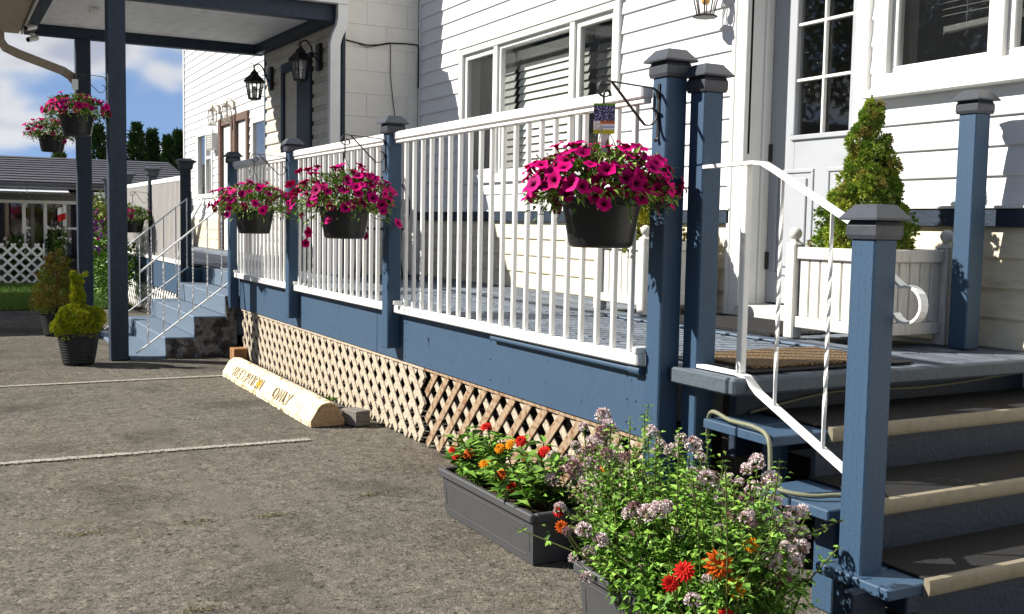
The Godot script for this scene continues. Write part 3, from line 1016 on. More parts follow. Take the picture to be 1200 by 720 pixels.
# crossing slats clipped to a rectangle in the plane of X (or of Z if along_x)
func lattice(parent: Node, base: Vector3, along: Vector3, out: Vector3, length: float, height: float, pitch: float, w: float, t: float, front_dir: int, m: Material, mback: Material) -> void:
	for layer in 2:
		var dir: int = front_dir if layer == 0 else -front_dir
		var off := out * (t * 0.55 if layer == 0 else -t * 0.55)
		var s := -height - pitch
		while s < length + height + pitch:
			# centre line: u = s + dir * v, v in 0..height
			var u0 := s
			var u1 := s + dir * height
			var lo := 0.0
			var hi := 1.0
			var half := w * 0.7071
			for lim in [[half * 0.4, 1.0], [length - half * 0.4, -1.0]]:
				var a: float = (u0 - lim[0]) * lim[1]
				var b: float = (u1 - lim[0]) * lim[1]
				if a < 0 and b < 0:
					lo = 2.0
				elif a < 0: lo = maxf(lo, a / (a - b))
				elif b < 0: hi = minf(hi, a / (a - b))
			if hi - lo > 0.06:
				var j := rng.randf_range(-0.004, 0.004)
				var p0 := base + along * (lerpf(u0, u1, lo) + j) + UP * (height * lo) + off
				var p1 := base + along * (lerpf(u0, u1, hi) + j) + UP * (height * hi) + off
				var st := mb()
				bar(st, p0, p1, t, w, out.cross(p1 - p0).normalized(), 0.0012)
				part(st, "slat", m if layer == 0 else mback, parent)
			s += pitch

func make_decks() -> void:
	var d := thing("deck", "blue painted deck of weathered boards along the white house", "deck")
	planks(d, 2.31, 3.99, -9.40, -3.02, 0.71, 0.125, [-7.6, -5.2])
	planks(d, 2.31, 3.99, -3.015, -2.72, 0.71, 0.125, [])
	box("fascia_board", Vector3(2.25, 0.43, -5.9), Vector3(2.285, 0.70, -3.05), M.blue, d)
	box("fascia_board", Vector3(2.25, 0.43, -9.30), Vector3(2.285, 0.70, -5.903), M.blue, d)
	box("rim_joist", Vector3(2.286, 0.45, -9.40), Vector3(2.32, 0.678, -3.06), M.under, d)
	box("edge_board", Vector3(2.28, 0.655, -2.72), Vector3(4.0, 0.712, -2.685), M.deck_edge, d, 0.008)
	box("side_edge_board", Vector3(2.28, 0.655, -3.04), Vector3(2.308, 0.712, -2.723), M.deck_edge, d, 0.006)
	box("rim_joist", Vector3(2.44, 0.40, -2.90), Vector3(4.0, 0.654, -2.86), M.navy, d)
	box("cover_strip", Vector3(3.21, 0.7125, -4.9), Vector3(3.30, 0.722, -3.0), M.stepblue, d, 0.003)
	for z in [-9.2, -7.5, -5.6, -4.3, -3.15]:
		box("support", Vector3(2.62, 0.0, z), Vector3(2.71, 0.68, z + 0.09), M.greywood, d)
	for z in [-3.2, -3.26, -4.4, -5.45, -5.7, -6.6, -7.42, -7.66, -8.5, -9.2]:
		for y in [0.47, 0.56, 0.65]:
			var nl := mb()
			var yy: float = y + rng.randf_range(-0.015, 0.015)
			tube(nl, [Vector3(2.2515, yy, z), Vector3(2.2475, yy, z)], 0.004, 6)
			part(nl, "nail_head", M.hinge, d)
	var cp := mb()
	tube(cp, [Vector3(2.232, 0.683, -4.35), Vector3(2.232, 0.683, -3.20)], 0.013, 10)
	tube(cp, [Vector3(2.232, 0.683, -3.21), Vector3(2.232, 0.683, -3.14)], 0.018, 10)
	part(cp, "conduit", M.blue, d)
	# skirt lattice in two panels
	var s1 := thing("lattice_skirt", "pale weathered lattice panel under the deck behind the parking block", "lattice", Vector3(2.27, 0.0, -9.26), 0.0, "lattice under the deck")
	lattice(s1, Vector3(0, 0.012, 0), Vector3(0, 0, 1), Vector3(-1, 0, 0), 4.05, 0.405, 0.145, 0.050, 0.007, -1, M.lattice_white, M.lattice_white)
	box("top_strip", Vector3(-0.012, 0.412, 0.0), Vector3(0.012, 0.43, 4.05), M.lattice_white, s1, 0.002)
	var s2 := thing("lattice_skirt", "brown stained lattice panel under the deck beside the flower troughs", "lattice", Vector3(2.27, 0.0, -5.20), 0.0, "lattice under the deck")
	lattice(s2, Vector3(0, 0.012, 0), Vector3(0, 0, 1), Vector3(-1, 0, 0), 2.12, 0.405, 0.145, 0.044, 0.007, 1, M.lattice_worn, M.lattice_white)
	box("top_strip", Vector3(-0.012, 0.412, 0.0), Vector3(0.012, 0.43, 2.12), M.lattice_worn, s2, 0.002)
	# posts
	post(2.24, 2.33, -3.136, -3.048, 0.0, 1.745, "tall blue post with black cap where the basket bracket hangs nearest the stairs")
	post(2.335, 2.42, -3.04, -2.955, 0.0, 1.69, "dark blue post standing close behind the tall basket post")
	post(2.17, 2.25, -5.62, -5.53, 0.50, 1.71, "blue capped post between the long and the middle railing panel")
	post(2.17, 2.25, -7.58, -7.49, 0.50, 1.71, "blue capped post between the middle and the short railing panel")
	post(2.17, 2.25, -9.40, -9.31, 0.43, 1.71, "dark blue capped post at the head of the concrete steps")
	post(2.28, 2.37, -2.20, -2.11, 0.0, 1.19, "short blue newel post with black cap at the foot of the wooden stairs")
	post(3.80, 3.89, -3.09, -3.0, 0.712, 1.715, "blue capped post standing on the deck against the house wall")
	# railings
	rail_panel(-5.53, -3.137, 20, -5.40, -3.21, "long white railing panel beside the stairs with the tagged basket")
	rail_panel(-7.49, -5.621, 16, -7.40, -5.72, "white railing panel behind the middle petunia basket")
	rail_panel(-9.31, -7.581, 15, -9.22, -7.67, "short white railing panel next to the concrete steps")

func make_front_stairs() -> void:
	var s := thing("wooden_stairs", "dark wooden stairs with rubber treads and beige nosings up to the deck", "stairs")
	var ys := [0.565, 0.40, 0.235]
	var zn := [-2.50, -2.22, -1.985]
	var zb := [-2.855, -2.55, -2.27]
	for i in 3:
		var y: float = ys[i]
		box("tread_board", Vector3(2.29 - (0.03 if i > 0 else 0.0), y - 0.045, (zb[i] + zn[i]) / 2 + 0.003), Vector3(4.3, y - 0.012, zn[i] - 0.004), M.blue, s)
		box("tread_board", Vector3(2.29 - (0.03 if i > 0 else 0.0), y - 0.045, zb[i] + 0.002), Vector3(4.3, y - 0.012, (zb[i] + zn[i]) / 2 - 0.003), M.blue, s)
		box("rubber_tread", Vector3(2.54 - 0.06 * i, y - 0.0115, zb[i] + 0.01), Vector3(4.3, y - 0.002, zn[i] - 0.006), M.rubber, s, 0.003)
		var st := mb()
		var pr := []
		for k in 9:
			var a := PI * 0.5 - PI * k / 8.0
			pr.append(Vector2(0.004 + 0.014 * signf(cos(a)) * pow(absf(cos(a)), 0.4), -0.022 + 0.025 * sin(a)))
		pr.append(Vector2(-0.004, -0.047))
		pr.append(Vector2(-0.004, 0.003))
		var poly := []
		for q in pr: poly.append(Vector2(q.x, q.y))
		var xa: float = 2.53 - 0.065 * i
		for e in poly.size():
			var a2: Vector2 = poly[e]
			var b2: Vector2 = poly[(e + 1) % poly.size()]
			var mid := (a2 + b2) / 2 - Vector2(0.01, -0.024)
			oquad(st, Vector3(xa, y + a2.y, zn[i] + a2.x), Vector3(4.3, y + a2.y, zn[i] + a2.x), Vector3(4.3, y + b2.y, zn[i] + b2.x), Vector3(xa, y + b2.y, zn[i] + b2.x), Vector3(0, mid.y, mid.x))
			otri(st, Vector3(xa, y - 0.024, zn[i] + 0.006), Vector3(xa, y + a2.y, zn[i] + a2.x), Vector3(xa, y + b2.y, zn[i] + b2.x), Vector3(-1, 0, 0))
		part(st, "nosing", M.nosing, s)
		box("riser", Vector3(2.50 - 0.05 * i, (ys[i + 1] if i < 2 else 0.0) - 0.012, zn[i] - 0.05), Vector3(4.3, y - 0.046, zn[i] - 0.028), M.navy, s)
	box("end_block", Vector3(2.20, 0.0, -2.10), Vector3(2.335, 0.20, -2.06), M.navy, s)
	box("end_block", Vector3(2.335, 0.14, -2.10), Vector3(2.395, 0.215, -1.99), M.navy, s)
	for p in [[2.46, -2.74], [2.43, -2.45]]:
		box("strut", Vector3(p[0], 0.0, p[1]), Vector3(p[0] + 0.04, 0.50 if p[1] < -2.6 else 0.345, p[1] + 0.09), M.blue_post, s)
	# white iron rail
	var r := thing("stair_rail", "white iron handrail with twisted bars beside the wooden stairs", "handrail")
	var X := 2.35
	var st2 := mb()
	sweep(st2, [Vector3(X, 1.425, -2.955), Vector3(X, 1.43, -2.70), Vector3(X, 1.425, -2.655), Vector3(X, 1.40, -2.60), Vector3(X, 1.205, -2.202)], rect(0.032, 0.012))
	part(st2, "top_bar", M.white, r)
	st2 = mb()
	sweep(st2, [Vector3(X, 0.722, -2.955), Vector3(X, 0.722, -2.75), Vector3(X, 0.715, -2.70), Vector3(X, 0.67, -2.64), Vector3(X, 0.475, -2.205)], rect(0.03, 0.012))
	part(st2, "bottom_bar", M.white, r)
	st2 = mb()
	bar(st2, Vector3(X, 0.726, -2.735), Vector3(X, 1.424, -2.735), 0.026, 0.026, Vector3(0, 0, 1), 0.003)
	part(st2, "bar", M.white, r)
	for k in 2:
		var z: float = [-2.565, -2.345][k]
		var tt: float = (z + 2.60) / 0.398
		var yt := lerpf(1.40, 1.205, tt) - 0.008
		var yb := lerpf(0.652, 0.475, (z + 2.60) / 0.395) + 0.008
		part(twisted(Vector3(X, yb, z), Vector3(X, yt, z), 0.0055, 4.0), "twisted_bar", M.white, r)
	# curled end beyond the newel
	st2 = mb()
	var cur := []
	for k in 15:
		var a := PI * 0.62 - TAU * 0.72 * k / 14.0
		cur.append(Vector3(2.385, 1.005 + 0.052 * sin(a), -2.075 + 0.052 * cos(a)))
	sweep(st2, [Vector3(2.385, 1.12, -2.20), Vector3(2.385, 1.085, -2.14)] + cur, rect(0.03, 0.008))
	part(st2, "curl", M.white, r)
	# hose
	var hz := thing("garden_hose", "pale garden hose looped over the ends of the stair treads", "hose")
	st2 = mb()
	tube(st2, smooth_path([Vector3(2.42, 0.40, -2.98), Vector3(2.31, 0.572, -2.84), Vector3(2.285, 0.572, -2.70), Vector3(2.28, 0.572, -2.57), Vector3(2.27, 0.55, -2.50), Vector3(2.255, 0.47, -2.47), Vector3(2.245, 0.42, -2.46), Vector3(2.25, 0.407, -2.40), Vector3(2.30, 0.403, -2.33), Vector3(2.40, 0.40, -2.28), Vector3(2.45, 0.33, -2.2), Vector3(2.42, 0.012, -2.3), Vector3(2.1, 0.012, -2.55)], 6), 0.0075, 8)
	part(st2, "hose_line", M.hose, hz)
	st2 = mb()
	tube(st2, smooth_path([Vector3(2.5, 0.56, -2.852), Vector3(2.9, 0.61, -2.852), Vector3(3.4, 0.60, -2.852), Vector3(3.9, 0.625, -2.852), Vector3(4.0, 0.63, -2.852)], 5), 0.006, 6)
	part(st2, "hose_run", M.hose, hz)
	# mats
	var m := thing("coir_mat", "brown coir doormat on a black rubber backing at the top of the stairs", "mat", Vector3(2.42, 0.714, -3.22))
	box("rubber_backing", Vector3(0, 0, 0), Vector3(0.80, 0.008, 0.46), M.rubber, m, 0.003)
	st2 = mb()
	bx(st2, Vector3(0.37, 0.0145, 0.22), Vector3(0.66, 0.012, 0.40), 0.004)
	part(st2, "coir_pile", M.coir, m)
	m = thing("rubber_mat", "black ribbed rubber mat in front of the house door", "mat", Vector3(3.36, 0.714, -4.72))
	box("backing", Vector3(0, 0, 0), Vector3(0.58, 0.006, 1.0), M.rubber, m, 0.002)
	for k in 14:
		box("rib", Vector3(0.02 + k * 0.04, 0.0062, 0.02), Vector3(0.042 + k * 0.04, 0.011, 0.98), M.rubber, m, 0.002)

func make_iron_chair() -> void:
	var t := thing("iron_chair", "black wrought iron chair with scrolled back on the deck behind the railing", "chair", Vector3(3.45, 0.711, -8.95), -0.5)
	for x in [-0.2, 0.2]:
		for z in [-0.2, 0.2]:
			var lg := mb()
			tube(lg, [Vector3(x, 0.44, z), Vector3(x * 0.95, 0.2, z * 0.95), Vector3(x * 1.1, 0.0, z * 1.1)], 0.009, 6)
			part(lg, "leg", M.iron, t)
	var st := mb()
	lathe(st, [Vector2(0, 0.455), Vector2(0.23, 0.455), Vector2(0.24, 0.445), Vector2(0.23, 0.435), Vector2(0, 0.435)], 20)
	part(st, "seat", M.iron, t)
	st = mb()
	tube(st, smooth_path([Vector3(-0.2, 0.44, -0.2), Vector3(-0.22, 0.7, -0.26), Vector3(-0.12, 0.88, -0.3), Vector3(0, 0.92, -0.3), Vector3(0.12, 0.88, -0.3), Vector3(0.22, 0.7, -0.26), Vector3(0.2, 0.44, -0.2)], 5), 0.009, 6)
	part(st, "back_frame", M.iron, t)
	for s in [-1.0, 1.0]:
		st = mb()
		var sp := []
		for k in 22:
			var a := TAU * 1.3 * k / 21.0
			var r := 0.075 * (1.0 - 0.6 * k / 21.0)
			sp.append(Vector3(s * (0.09 - cos(a) * r), 0.68 + sin(a) * r, -0.26))
		tube(st, sp, 0.006, 5)
		part(st, "scroll", M.iron, t)

func smooth_path(p: Array, n: int) -> Array:
	var out := []
	for i in p.size() - 1:
		var a: Vector3 = p[maxi(i - 1, 0)]
		var d: Vector3 = p[mini(i + 2, p.size() - 1)]
		for k in n:
			out.append((p[i] as Vector3).cubic_interpolate(p[i + 1], a, d, float(k) / n))
	out.append(p[-1])
	return out

func twisted(a: Vector3, b: Vector3, r: float, turns: float) -> SurfaceTool:
	var st := mb()
	var n := 40
	var prev := []
	var ax := (b - a).normalized()
	var x := ax.cross(Vector3(0.2, 0.1, 1)).normalized()
	var y := ax.cross(x)
	for i in n + 1:
		var f := float(i) / n
		var an := turns * PI * smoothstep(0.08, 0.92, f)
		var ring := []
		for k in 4:
			var t := an + TAU * k / 4
			ring.append(a.lerp(b, f) + (x * cos(t) + y * sin(t)) * r * 1.3)
		if i > 0:
			for k in 4:
				var j := (k + 1) % 4
				oquad(st, prev[k], prev[j], ring[j], ring[k], ring[k] + ring[j] - 2 * a.lerp(b, f))
		prev = ring
	return st

func make_side_stairs() -> void:
	var s := thing("concrete_steps", "light blue painted concrete steps with a rough grey flank under the porch roof", "steps")
	var xr := [1.636, 1.88, 2.15, 2.42]
	for i in 3:
		box("step", Vector3(xr[i], 0.178 * i - (0.03 if i == 0 else 0.0) + 0.001, -11.66), Vector3(xr[i + 1] + (0.30 if i < 2 else 0.0), 0.178 * (i + 1), -9.415), M.stepblue, s, 0.008)
	box("landing_pad", Vector3(1.34, -0.02, -11.66), Vector3(1.634, 0.022, -9.40), M.stepblue, s, 0.006)
	box("top_riser", Vector3(2.42, 0.535, -11.66), Vector3(2.46, 0.70, -9.415), M.stepblue, s)
	# rough flank: a lumpy skin
	var n := noise(401, 5.0, 4)
	var prof := [[1.638, 0.165], [1.882, 0.165], [1.884, 0.343], [2.152, 0.343], [2.154, 0.50], [2.25, 0.52]]
	var st := mb()
	var cols := 40
	for i in cols:
		var xa := lerpf(1.638, 2.25, float(i) / cols)
		var xb := lerpf(1.638, 2.25, float(i + 1) / cols)
		var xm := (xa + xb) / 2
		var top := 0.165 if xm < 1.883 else (0.343 if xm < 2.153 else 0.51)
		var rows := 14
		for j in rows:
			var q := []
			for e in [[xa, j], [xb, j], [xb, j + 1], [xa, j + 1]]:
				var yy: float = top * e[1] / rows
				q.append(Vector3(e[0], yy, -9.395 + 0.022 * n.get_noise_2d(e[0] * 2.0, yy * 2.0)))
			oquad(st, q[0], q[1], q[2], q[3], Vector3(0, 0, 1))
	lohi(st, Vector3(2.157, 0.0, -9.42), Vector3(2.25, 0.5, -9.40), 0)
	part(st, "flank", M.stone, s)
	# landing and rear deck
	var d := thing("rear_deck", "blue rear deck with white lattice below beyond the concrete steps", "deck")
	planks(d, 2.47, 3.22, -12.0, -9.405, 0.71, 0.125, [])
	planks(d, 2.32, 3.99, -20.8, -12.165, 0.71, 0.25, [-16.0])
	box("fascia_board", Vector3(2.26, 0.36, -20.8), Vector3(2.30, 0.70, -11.70), M.blue, d)
	box("end_board", Vector3(2.30, 0.36, -11.74), Vector3(3.2, 0.678, -11.70), M.blue, d)
	var l := thing("white_lattice_skirt", "white lattice panel under the rear deck past the concrete steps", "lattice", Vector3(2.28, 0.0, -18.0))
	lattice(l, Vector3(0, 0.0, 0), Vector3(0, 0, 1), Vector3(-1, 0, 0), 6.2, 0.355, 0.16, 0.05, 0.008, 1, M.white, M.white)
	# rails of the steps
	for k in 2:
		var z: float = [-9.45, -11.60][k]
		var r := thing("step_rail", ["thin white iron rail on the near side of the concrete steps", "thin white iron rail on the fence side of the concrete steps"][k], "handrail", Vector3(0, 0, z), 0.0, "iron rails of the concrete steps")
		var st2 := mb()
		sweep(st2, [Vector3(1.43, 0.745, 0), Vector3(2.25, 1.43, 0)], rect(0.028, 0.012))
		part(st2, "top_bar", M.white, r)
		st2 = mb()
		sweep(st2, [Vector3(1.40, 0.045, 0), Vector3(2.26, 0.70, 0)], rect(0.022, 0.010))
		part(st2, "bottom_bar", M.white, r)
		for x in [1.50, 1.63, 1.76, 1.88, 2.005, 2.13, 2.245]:
			var f: float = (x - 1.43) / 0.82
			part(twisted(Vector3(x, lerpf(0.068, 0.692, f), 0), Vector3(x, lerpf(0.745, 1.43, f) - 0.004, 0), 0.0055, 7.0), "twisted_bar", M.white, r)
	# fence of the rear deck
	var zs := [-11.78, -13.88, -15.98, -18.08]
	for i in 4:
		var p := thing("fence_post", ["dark fence post with lantern shaped cap beside the concrete steps", "dark fence post with the far hanging basket", "dark fence post in the middle of the white ribbed fence", "last dark fence post of the white ribbed fence"][i], "post", Vector3(2.27, 0.36, zs[i]), 0.0, "dark posts of the ribbed fence")
		st = mb()
		bx(st, Vector3(0, 0.69, 0), Vector3(0.10, 1.38, 0.10), 0.005)
		part(st, "shaft", M.navy, p)
		st = mb()
		lathe(st, [Vector2(0, 1.381), Vector2(0.075, 1.381), Vector2(0.095, 1.40), Vector2(0.10, 1.45), Vector2(0.13, 1.46), Vector2(0.145, 1.475), Vector2(0.06, 1.505), Vector2(0, 1.507)], 4, Vector3.ZERO, PI / 4, false)
		part(st, "cap", M.charcoal, p)
		if i < 3:
			var f := thing("ribbed_fence", ["white ribbed fence panel beside the concrete steps", "white ribbed fence panel behind the far hanging basket", "last white ribbed fence panel of the rear deck"][i], "fence", Vector3(2.27, 0.70, zs[i] - 0.05), 0.0, "white ribbed fence panels")
			var ln: float = 2.0
			st = mb()
			var nr := 26
			for k in nr:
				var za := -ln * k / nr
				var zb := -ln * (k + 0.62) / nr
				var zc := -ln * (k + 1) / nr
				for sgn in [-1.0, 1.0]:
					oquad(st, Vector3(sgn * 0.020, 0.05, za), Vector3(sgn * 0.020, 0.05, zb), Vector3(sgn * 0.020, 0.93, zb), Vector3(sgn * 0.020, 0.93, za), Vector3(sgn, 0, 0))
					oquad(st, Vector3(sgn * 0.006, 0.05, zb), Vector3(sgn * 0.006, 0.05, zc), Vector3(sgn * 0.006, 0.93, zc), Vector3(sgn * 0.006, 0.93, zb), Vector3(sgn, 0, 0))
					for e in [[zb, -1.0], [zc, 1.0]]:
						oquad(st, Vector3(sgn * 0.020, 0.05, e[0]), Vector3(sgn * 0.006, 0.05, e[0]), Vector3(sgn * 0.006, 0.93, e[0]), Vector3(sgn * 0.020, 0.93, e[0]), Vector3(0, 0, e[1]))
			part(st, "ribbed_sheet", M.fence, f)
			st = mb()
			lohi(st, Vector3(-0.025, 0.93, -ln), Vector3(0.025, 0.985, 0))
			part(st, "top_rail", M.white, f)
			st = mb()
			lohi(st, Vector3(-0.025, 0.0, -ln), Vector3(0.025, 0.05, 0))
			part(st, "bottom_rail", M.white, f)

# ---------- flowers and leaves ----------
func petunia_mesh(sd: int) -> ArrayMesh:
	var r := RandomNumberGenerator.new()
	r.seed = sd
	var st := mb()
	var n := 20
	var rings := [[0.003, -0.020, Color(0.04, 0.0, 0.02)], [0.009, -0.008, Color(0.09, 0.0, 0.035)], [0.017, 0.0, Color(0.30, 0.003, 0.09)], [0.030, 0.005, Color(0.50, 0.006, 0.145)], [0.039, 0.001, Color(0.56, 0.010, 0.19)]]
	var ph := r.randf() * TAU
	var tone: float = [1.0, 0.78, 1.15, 0.62][sd % 4]
	for q in rings: q[2] = Color(q[2].r * tone, q[2].g * tone, q[2].b * tone * [1.0, 1.25, 0.9, 1.0][sd % 4])
	var prev := []
	var pc := Color.BLACK
	for i in rings.size():
		var row := []
		for k in n:
			var a := TAU * k / n
			var lobe := 1.0 + (0.10 * cos(5.0 * a + ph) + 0.05 * r.randf_range(-1, 1)) * (i / 4.0)
			var wave := (0.004 * sin(5.0 * a + ph + 1.0) + 0.003 * r.randf_range(-1, 1)) * (i / 4.0)
			row.append(Vector3(cos(a) * rings[i][0] * lobe, rings[i][1] + wave, sin(a) * rings[i][0] * lobe))
		if i > 0:
			for k in n:
				var j := (k + 1) % n
				for e in [[prev[k], pc], [row[k], rings[i][2]], [row[j], rings[i][2]], [prev[k], pc], [row[j], rings[i][2]], [prev[j], pc]]:
					st.set_color(e[1])
					var v: Vector3 = e[0]
					st.set_normal((UP + Vector3(-v.x, 0, -v.z) * (18.0 if i < 3 else 6.0)).normalized())
					st.add_vertex(v)
		prev = row
		pc = rings[i][2]
	# tube behind the face
	for k in 6:
		var a0 := TAU * k / 6
		var a1 := TAU * (k + 1) / 6
		st.set_color(Color(0.30, 0.01, 0.10))
		otri(st, Vector3(cos(a0) * 0.012, -0.002, sin(a0) * 0.012), Vector3(cos(a1) * 0.012, -0.002, sin(a1) * 0.012), Vector3(0, -0.045, 0), Vector3(cos(a0), 0, sin(a0)))
	return st.commit()

func facing(n: Vector3, spin: float, s: float, at: Vector3) -> Transform3D:
	var y := n.normalized()
	var x := y.cross(Vector3(0.31, 0.2, 0.9)).normalized()
	var b := Basis(x, y, x.cross(y)) * Basis(UP, spin)
	return Transform3D(b.scaled_local(Vector3(s, s, s)), at)

var petunias := []

# a hanging pot of petunias; the thing stands at the pot's base
func basket(at: Vector3, hook_up: float, nf: int, label: String, group: String, spread := Vector3(0.27, 0.15, 0.24), trail := 0.0, sd := 1) -> Node3D:
	rng.seed = sd
	if petunias.is_empty():
		for k in 4: petunias.append(petunia_mesh(500 + k))
	var t := thing("hanging_basket", label, "hanging basket", at, 0.0, group)
	var st := mb()
	lathe(st, [Vector2(0, 0), Vector2(0.098, 0), Vector2(0.108, 0.006), Vector2(0.113, 0.02), Vector2(0.136, 0.145), Vector2(0.139, 0.150), Vector2(0.143, 0.152), Vector2(0.143, 0.172), Vector2(0.136, 0.174), Vector2(0.130, 0.15), Vector2(0.125, 0.13)], 32)
	part(st, "pot", M.pot, t)
	st = mb()
	lathe(st, [Vector2(0.128, 0.146), Vector2(0.06, 0.155), Vector2(0, 0.158)], 20)
	part(st, "soil", M.soil, t)
	for k in 3:
		var a := TAU * k / 3 + 0.4
		st = mb()
		tube(st, [Vector3(cos(a) * 0.138, 0.165, sin(a) * 0.138), Vector3(0, hook_up - 0.10, 0)], 0.0018, 5)
		part(st, "hanger_wire", M.wire, t)
	st = mb()
	var hk := [Vector3(0, hook_up - 0.10, 0), Vector3(0, hook_up - 0.02, 0)]
	for k in 8:
		var a := PI - PI * 1.1 * k / 7.0
		hk.append(Vector3(0.014 + 0.014 * cos(a), hook_up - 0.016 + 0.016 * sin(a), 0))
	tube(st, hk, 0.004, 6)
	part(st, "hanger_hook", M.iron, t)
	# foliage
	st = mb()
	var c := Vector3(0, 0.205, 0)
	for k in 1300:
		var d := rdir()
		if d.y < -0.35: d.y = -d.y
		var rr := pow(rng.randf(), 0.45)
		var p := c + d * spread * rr * 0.98
		if d.y < 0.15: p += Vector3(0, -0.07 * rng.randf(), 0)
		if Vector2(p.x, p.z).length() < 0.14 and p.y < 0.16: continue
		var g := rng.randf()
		var col := Color(0.08, 0.16, 0.025).lerp(Color(0.20, 0.33, 0.05), g)
		if rng.randf() < 0.12: col = Color(0.12, 0.03, 0.05)
		leaf(st, p, (d + rdir() * 0.8 + Vector3(0, -0.15, 0)).normalized(), (UP + rdir() * 0.5).normalized(), rng.randf_range(0.025, 0.05), rng.randf_range(0.009, 0.017), col)
	for k in 420:
		var a := rng.randf() * TAU
		var e := Vector3(cos(a), rng.randf_range(-0.5, 0.5), sin(a)).normalized()
		var p := Vector3(cos(a) * 0.15, 0.19, sin(a) * 0.15) + e * rng.randf() * spread * 0.42
		leaf(st, p, (e + rdir() * 0.7 + Vector3(0, -0.3, 0)).normalized(), (UP + rdir() * 0.5).normalized(), rng.randf_range(0.025, 0.045), rng.randf_range(0.009, 0.015), Color(0.12, 0.22, 0.03).lerp(Color(0.26, 0.38, 0.06), rng.randf()))
	part(st, "foliage", M.leaf, t)
	st = mb()
	for k in 26:
		var a := rng.randf() * TAU
		var e := Vector3(cos(a), 0, sin(a))
		var h := rng.randf_range(-0.05, 0.12)
		tube(st, [Vector3(e.x * 0.05, 0.15, e.z * 0.05), Vector3(e.x * 0.13, 0.22, e.z * 0.13), c + e * spread * 0.9 + Vector3(0, h, 0)], 0.0022, 4, false)
	part(st, "stems", M.stem, t)
	# blooms
	var placed := []
	var lumps := noise(sd * 7, 1.6, 2)
	var tries := 0
	while placed.size() < nf and tries < 4000:
		tries += 1
		var d := rdir()
		if d.y < -0.30: continue
		var p := c + d * spread * (rng.randf_range(0.84, 1.06) + 0.28 * lumps.get_noise_3dv(d)) + Vector3(0, 0.01, 0)
		if trail > 0.0 and rng.randf() < 0.10 and d.y < 0.1: p.y -= trail * rng.randf()
		if Vector2(p.x, p.z).length() < 0.17 and p.y < 0.18: continue
		var ok := true
		for q in placed:
			if p.distance_to(q) < 0.034: ok = false
		if not ok: continue
		placed.append(p)
		var nn := (d / spread * 0.22 + Vector3(0, 0.35, 0) + rdir() * 0.45).normalized()
		put(petunias[rng.randi() % 4], "flower", M.petal, t, facing(nn, rng.randf() * TAU, rng.randf_range(0.58, 0.86), p))
	return t

func bracket(at: Vector3, label: String, group: String, L := 0.27) -> void:
	var t := thing("basket_bracket", label, "bracket", at, 0.0, group)
	var zz := Vector3(0, 0, 1)
	var pf := rect(0.004, 0.013)
	var st := mb()
	sweep(st, [Vector3(-0.003, 0.02, 0), Vector3(-0.003, -0.17, 0), Vector3(-0.012, -0.185, 0), Vector3(-0.014, -0.175, 0)], pf, zz)
	part(st, "wall_strip", M.iron, t)
	st = mb()
	var arm := [Vector3(-0.006, -0.03, 0), Vector3(-0.012, -0.005, 0), Vector3(-0.03, 0.003, 0), Vector3(-L + 0.03, 0.014, 0)]
	for k in 10:
		var a := PI * 0.5 + PI * 1.25 * k / 9.0
		arm.append(Vector3(-L + 0.03 + 0.028 * cos(a), -0.014 + 0.028 * sin(a), 0))
	for k in 5:
		var a := PI * 1.75 + PI * 0.5 * k / 4.0
		arm.append(Vector3(-L + 0.042 + 0.010 * cos(a), -0.030 + 0.010 * sin(a), 0))
	sweep(st, arm, pf, zz)
	part(st, "arm", M.iron, t)
	st = mb()
	var br := [Vector3(-L + 0.06, 0.010, 0), Vector3(-0.075, -0.115, 0), Vector3(-0.055, -0.128, 0), Vector3(-0.03, -0.125, 0), Vector3(-0.012, -0.10, 0), Vector3(-0.014, -0.075, 0), Vector3(-0.035, -0.068, 0)]
	sweep(st, smooth_path(br, 4), pf, zz)
	part(st, "brace", M.iron, t)

func plant_tag(parent: Node, at: Vector3, turn: float, w: float, h: float) -> void:
	var iw := 60
	var ih := 86
	var img := Image.create(iw, ih, false, Image.FORMAT_RGB8)
	var n := noise(611, 0.16, 3)
	for y in ih:
		for x in iw:
			var c := Color(0.93, 0.93, 0.94)
			if y < 6: c = Color(0.42, 0.62, 0.12)
			elif y < 50:
				var v := n.get_noise_2d(x, y)
				c = Color(0.09, 0.07, 0.10)
				if v > 0.02: c = Color(0.34, 0.26, 0.62)
				if v > 0.2: c = Color(0.78, 0.74, 0.92)
				if v < -0.25: c = Color(0.16, 0.24, 0.10)
			elif y < 58 and x > 18: c = Color(0.82, 0.42, 0.16)
			elif y > 74: c = Color(0.80, 0.76, 0.12)
			elif y > 64 and y < 69 and x > 26 and (x * 7 + y) % 5 < 3: c = Color(0.35, 0.42, 0.75)
			if Vector2(x - 12, y - 64).length() < 8 and Vector2(x - 12, y - 64).length() > 6: c = Color(0.85, 0.78, 0.5)
			img.set_pixel(x, y, c)
	var m := StandardMaterial3D.new()
	m.albedo_texture = ImageTexture.create_from_image(img)
	m.roughness = 0.4
	var q := QuadMesh.new()
	q.size = Vector2(w, h)
	put(q, "plant_tag", m, parent, Transform3D(Basis(UP, turn), at))
	var st := mb()
	bx(st, Vector3.ZERO, Vector3(w * 0.34, h * 0.75, 0.001), 0.0)
	part(st, "tag_stem", M.trim, parent, Transform3D(Basis(UP, turn), at + Vector3(0, -h * 0.75, 0) + Basis(UP, turn) * Vector3(0.004, 0, -0.003)))

